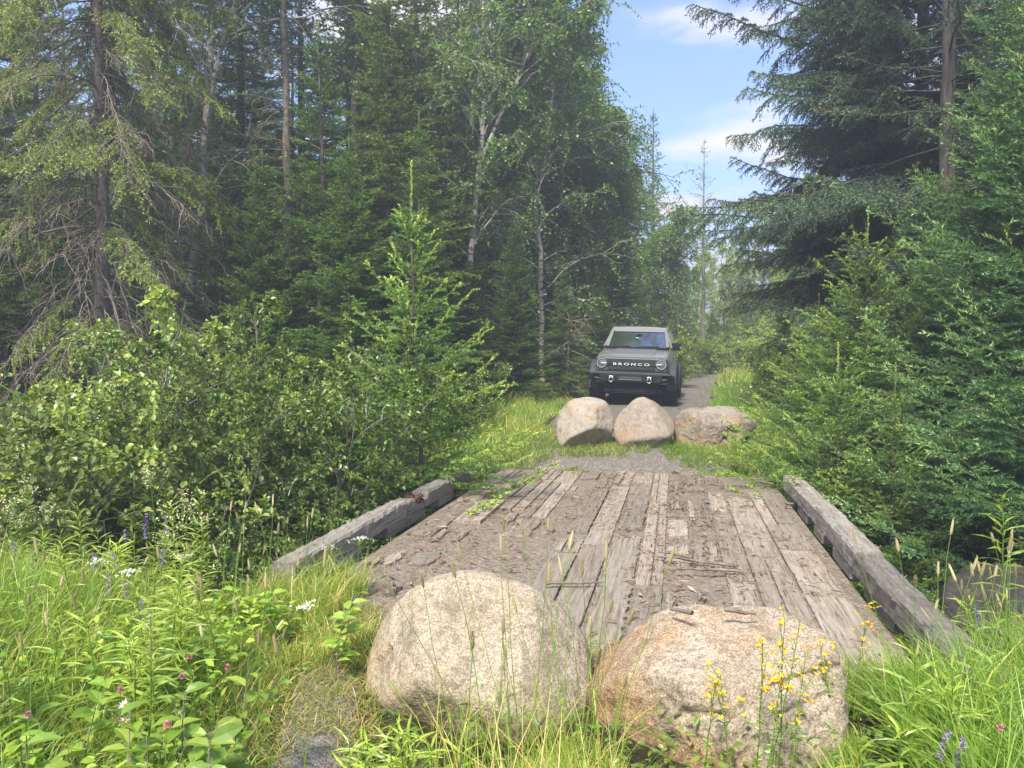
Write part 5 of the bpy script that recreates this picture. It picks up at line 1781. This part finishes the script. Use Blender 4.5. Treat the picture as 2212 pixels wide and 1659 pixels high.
def leafy_stem(h, g, n=22, L=.03, wr=.4):
    C = stem_of(h, g)
    st, lf = Acc(), Acc()
    tubes(st, C, np.linspace(.003, .0012, 8)[None], 4, .3)
    s = g.uniform(.08, .9, n)
    p, t = at(C, np.zeros(n, int), s)
    az = g.random(n) * 6.28
    LL = L * g.uniform(.6, 1.3, n) * (1.2 - .5 * s)
    leaves(lf, p, np.stack([np.cos(az), np.sin(az), .4 * np.ones(n)], 1), LL, LL * wr, g, g.random(n))
    return C, st, lf


def petals(acc, c, g, n=5, r=.011, up=(0, 0, 1), w=.7, tint=None):
    up = unit(np.array(up, float) + g.normal(size=3) * .35)
    u = unit(np.cross(up, [.3, 1, .2]))
    v = np.cross(up, u)
    a_ = np.arange(n) * 2 * math.pi / n + g.random()
    d = u * np.cos(a_)[:, None] + v * np.sin(a_)[:, None] + up * .25
    kites(acc, np.repeat(c[None], n, 0), d, r * g.uniform(.85, 1.15, n), r * w, g, g.random(n), 1.0)


def p_wort(h, g):
    C, st, lf = leafy_stem(h, g, 60, .022, .35)
    fl = []
    i, s, k = spawn(9, 1, .55, 1.0, g)
    p, t = at(C, i, s)
    C2 = grow(p, unit(t + unit(g.normal(size=(len(i), 3))) * .55), g.uniform(.05, .16, len(i)) * (1.4 - s), 4, 0, 0, .05, g)
    tubes(st, C2, np.array([[.0016, .0014, .0012, .001]]), 3, .3)
    for e in C2[:, -1]:
        for q in range(g.integers(1, 4)):
            fl.append(Acc())
            petals(fl[-1], e + g.normal(size=3) * .012, g, 5, .0145)
    return {'stem': (st, MT['herb']), 'leaves': (lf, MT['herb']), 'flower': (fl, MT['yellow'])}


def p_vetch(h, g):
    C, st, lf = leafy_stem(h * .98, g, 26, .028, .25)
    fl = Acc()
    n = 70
    s = g.uniform(max(0, 1 - .11 / max(h, .12)), 1.0, n)
    p, t = at(C, np.zeros(n, int), s)
    az = g.random(n) * 6.28
    kites(fl, p, np.stack([np.cos(az), np.sin(az), -.25 + .3 * g.normal(size=n)], 1), .015, .0065, g, g.random(n))
    return {'stem': (st, MT['herb']), 'leaves': (lf, MT['herb']), 'flower': (fl, MT['purple'])}


def umbel(h, g, r, mat, flat, nf, psz):
    C, st, lf = leafy_stem(h, g, 18, .05, .35)
    fl = Acc()
    e = C[0, -1]
    m_ = 14
    tips = e + np.stack([g.normal(size=m_) * r, g.normal(size=m_) * r, (g.random(m_) * r * .5 if flat else g.uniform(-1.6, 1.4, m_) * r)], 1)
    base = e - np.array([0, 0, r * (1.2 if flat else 2.2)])
    CC = base + (tips - base)[:, None] * np.linspace(0, 1, 3)[None, :, None]
    tubes(st, CC, np.array([[.0014, .0012, .001]]), 3, .4)
    n = nf
    c = tips[g.integers(m_, size=n)] + g.normal(size=(n, 3)) * r * .34 * np.array([1, 1, .3 if flat else 1])
    kites(fl, c, unit(g.normal(size=(n, 3)) + np.array([0, 0, .4])), psz * g.uniform(.7, 1.3, n), psz * .8, g, g.random(n), 1.0)
    return {'stem': (st, MT['herb']), 'leaves': (lf, MT['herb']), 'blossom': (fl, mat)}


def p_clover(h, g):
    C, st, lf = leafy_stem(h, g, 12, .03, .6)
    fl = Acc()
    n = 70
    kites(fl, np.repeat(C[0, -1][None], n, 0), unit(g.normal(size=(n, 3)) + np.array([0, 0, .5])), .013, .005, g, g.random(n))
    return {'stem': (st, MT['herb']), 'leaves': (lf, MT['herb']), 'flower': (fl, MT['pink'])}


def p_daisy(h, g):
    C, st, lf = leafy_stem(h, g, 8, .03, .3)
    fl, ce = Acc(), Acc()
    c = C[0, -1]
    petals(fl, c, g, 12, .026, (.1, -.6, .8), .35)
    kites(ce, np.repeat(c[None], 12, 0), unit(g.normal(size=(12, 3)) + np.array([0, -.4, .8])), .009, .008, g, g.random(12))
    return {'stem': (st, MT['herb']), 'flower': (fl, MT['white']), 'flower_centre': (ce, MT['yellow'])}


gp = np.random.default_rng(9)
for q in range(70):
    px, d = gp.uniform(-60, 440), gp.uniform(2.7, 5.7)
    py = gp.uniform(1065, 1230) + (5.3 - d) * 85
    plant('goldenrod', px, py, d, p_goldenrod, 'leafy unopened goldenrod stem standing in the left meadow', 'plant', 'goldenrod stems in the left meadow')
for px, py, d, lab in [(2196, 1075, 3.5, 'tallest leafy goldenrod stem, at the right frame edge'), (2010, 1480, 2.9, 'small goldenrod stem low on the right bank, beside the rusty boulder'),
                       (2165, 1500, 2.7, 'goldenrod stem at the bottom right corner, with a reddish tip'), (2090, 1290, 4.3, 'goldenrod stem leaning before the dark stream boulder'), (2205, 1450, 3.0, 'goldenrod stem below the tallest one at the right edge')]:
    plant('goldenrod', px, py, d, p_goldenrod, lab, 'plant', 'goldenrod stems on the right bank')
for q in range(16):
    plant('weed_sprig', gp.uniform(1860, 2230), gp.uniform(1400, 1600), gp.uniform(2.5, 3.4), p_goldenrod, 'short leafy sprig among the right bank grass', 'plant', 'leafy sprigs on the right bank')
for q in range(14):
    plant('weed_sprig', gp.uniform(750, 1000), gp.uniform(1575, 1650), gp.uniform(2.5, 3.2), p_goldenrod, 'short leafy sprig at the foot of the pale boulder', 'plant', 'leafy sprigs before the pale boulder')
for q in range(28):
    px, d = gp.uniform(430, 650), gp.uniform(4.2, 5.8)
    plant('timothy_grass', px, gp.uniform(1060, 1260), d, p_timothy, 'timothy grass stalk with a pale seed head before the dark hollow', 'grass stalk', 'timothy stalks at the hollow edge')
for q in range(34):
    px, d = gp.uniform(0, 700), gp.uniform(2.6, 4.6)
    plant('timothy_grass', px, gp.uniform(1180, 1420), d, p_timothy, 'timothy grass stalk with a pale seed head in the left meadow', 'grass stalk', 'timothy stalks in the meadow')
for q in range(30):
    px, d = gp.uniform(990, 1330), gp.uniform(2.7, 3.4)
    plant('timothy_grass', px, gp.uniform(1120, 1480), d, p_timothy, 'thin timothy grass stalk rising between the two near boulders', 'grass stalk', 'timothy stalks between the near boulders')
for q in range(30):
    px, d = gp.uniform(1960, 2230), gp.uniform(3.2, 4.6)
    plant('timothy_grass', px, gp.uniform(1140, 1360), d, p_timothy, 'timothy grass stalk with a pale seed head on the right bank', 'grass stalk', 'timothy stalks on the right bank')
for px, py, d in [(375, 1465, 2.6), (460, 1440, 2.7), (330, 1530, 2.35), (150, 1560, 2.3), (30, 1500, 2.5), (60, 1600, 2.1), (230, 1590, 2.2), (440, 1560, 2.4), (0, 1440, 2.8), (290, 1640, 2.0), (120, 1470, 2.7), (520, 1240, 4.4), (620, 1270, 4.3),
                  (700, 1290, 4.0), (720, 1330, 3.8)]:
    low = py > 1400
    plant('broadleaf_plant', px, py, d, p_broad, 'broad oval leaved plant at the bottom left of the meadow' if low else 'broad leaved plant at the meadow edge near the left rail', 'plant',
          'broadleaf plants at the bottom left' if low else 'broadleaf plants near the left rail')
for px, py, d, lab in [(1668, 1325, 3.0, 'tallest yellow flowered herb before the rusty boulder'), (1690, 1330, 2.95, 'yellow flowered herb just right of the tallest one'), (1640, 1390, 3.0, 'yellow flowered herb left of the tallest one, blooms below its top'),
                       (1515, 1470, 2.95, 'small yellow flowered herb at the middle of the rusty boulder'), (1600, 1460, 2.95, 'yellow flowered herb between the small one and the tallest'), (1712, 1420, 2.9, 'lower yellow flowered herb at the right part of the rusty boulder'),
                       (1838, 1330, 3.4, 'yellow flowered herb right of the rusty boulder, before the planks'), (1825, 1410, 3.3, 'shorter yellow flowered herb at the right edge of the rusty boulder'),
                       (1655, 1480, 2.85, 'lowest yellow flowered herb under the tallest one')]:
    plant('yellow_wort', px, py, d, p_wort, lab, 'flower', 'yellow flowered herbs by the rusty boulder')
for px, py, d in [(185, 1180, 4.6), (195, 1200, 4.6), (240, 1240, 4.2), (262, 1250, 4.2), (280, 1300, 4.0), (315, 1330, 3.8), (345, 1110, 5.4), (375, 1105, 5.4), (390, 1110, 5.4), (305, 1120, 5.2), (330, 1190, 4.9), (20, 1170, 4.8), (300, 1180, 4.9)]:
    plant('purple_vetch', px, py, d, p_vetch, 'purple vetch flower spike in the left meadow', 'flower', 'purple vetch in the left meadow')
for px, py, d, lab in [(2158, 1315, 3.7, 'purple vetch spike before the dark stream boulder'), (2170, 1360, 3.6, 'purple vetch spike at the right edge beside tall goldenrod'), (2030, 1590, 2.5, 'purple vetch bloom low at the bottom right'), (1990, 1560, 2.6, 'small purple vetch bloom in the bottom right grass')]:
    plant('purple_vetch', px, py, d, p_vetch, lab, 'flower', 'purple vetch on the right bank')
for px, py, d, lab in [(12, 1050, 4.8, 'creamy meadow rue bloom highest at the left frame edge'), (35, 1090, 4.8, 'creamy meadow rue bloom by the left frame edge'), (70, 1110, 4.9, 'creamy meadow rue bloom right of the left edge ones'), (20, 1135, 4.6, 'lowest creamy meadow rue bloom at the left frame edge'),
                       (95, 1105, 5.0, 'creamy meadow rue bloom rightmost of the left edge cluster'), (335, 1042, 5.6, 'single small cream bloom against the dark bushes'), (282, 1165, 5.0, 'creamy bloom in the middle of the left meadow')]:
    plant('meadow_rue', px, py, d, lambda h, g: umbel(h, g, .036, MT['cream'], False, 110, .012), lab, 'flower', 'cream flowers in the left meadow')
plant('cream_plume', 405, 1090, 5.3, lambda h, g: umbel(h, g, .07, MT['cream'], False, 260, .014), 'large creamy yellow plume beside the dark hollow', 'flower', None)
for px, py, d, lab in [(262, 1245, 4.2, 'flat white yarrow head beside the purple vetch'), (340, 1215, 4.6, 'flat white yarrow head right of the cream blooms'), (205, 1205, 4.6, 'flat white yarrow head left of the purple vetch'), (645, 1315, 3.9, 'flat white yarrow head near the left edge of the deck'),
                       (735, 1172, 5.3, 'flat white yarrow head against the left rail'), (660, 1190, 5.2, 'flat white yarrow head at the buried end of left rail')]:
    plant('white_yarrow', px, py, d, lambda h, g: umbel(h, g, .030, MT['white'], True, 130, .011), lab, 'flower', 'white yarrow by the bridge')
for px, py, d in [(272, 1385, 3.2), (303, 1432, 3.0), (240, 1470, 2.8), (312, 1452, 2.9), (405, 1440, 2.9), (327, 1602, 2.2), (90, 1560, 2.4), (420, 1405, 3.1)]:
    plant('pink_clover', px, py, d, p_clover, 'pink clover head low in the left meadow', 'flower', 'pink clover in the left meadow')
for px, py, d in [(2002, 1408, 3.4), (2110, 1590, 2.4)]:
    plant('pink_clover', px, py, d, p_clover, 'pink clover head on the right bank', 'flower', 'pink clover on the right bank')
for q in range(22):
    px, d = gp.uniform(1580, 1690), gp.uniform(13.5, 17)
    plant('white_daisy', px, gp.uniform(815, 880), d, p_daisy, 'white daisy on the green verge right of the gravel road', 'flower', 'daisies on the right verge')
for px, py, d, lab in [(292, 1535, 2.6, 'daisy with yellow centre low in the left meadow'), (232, 1560, 2.5, 'faded daisy left of the other one, bottom left')]:
    plant('white_daisy', px, py, d, p_daisy, lab, 'flower', None)
for px, py, d, lab in [(1262, 1018, 10.05, 'small green sprout growing at the far end of the deck'), (1225, 1015, 10.3, 'thin green sprout left of the other at the deck end')]:
    plant('weed_sprig', px, py, d, p_broad, lab, 'plant', None)


# ------------------------------------------------------------------ haze volume, added for lens glare and lifted shadows
hz = bpy.data.materials.new('haze_air')
hz.use_nodes = True
hz.node_tree.nodes.clear()
ho = nd(hz.node_tree, 'ShaderNodeOutputMaterial')
pv = nd(hz.node_tree, 'ShaderNodeVolumePrincipled', {'Color': (.80, .88, .95), 'Density': HAZE, 'Anisotropy': .25})
hz.node_tree.links.new(pv.outputs[0], ho.inputs['Volume'])
a = Acc()
rbox(a, (0, 75, 12), (620, 670, 34))
tag(link('haze', a.mesh('haze', hz)), 'pale haze added to stand in for lens glare and lift the shadows', 'haze', None, 'stuff')
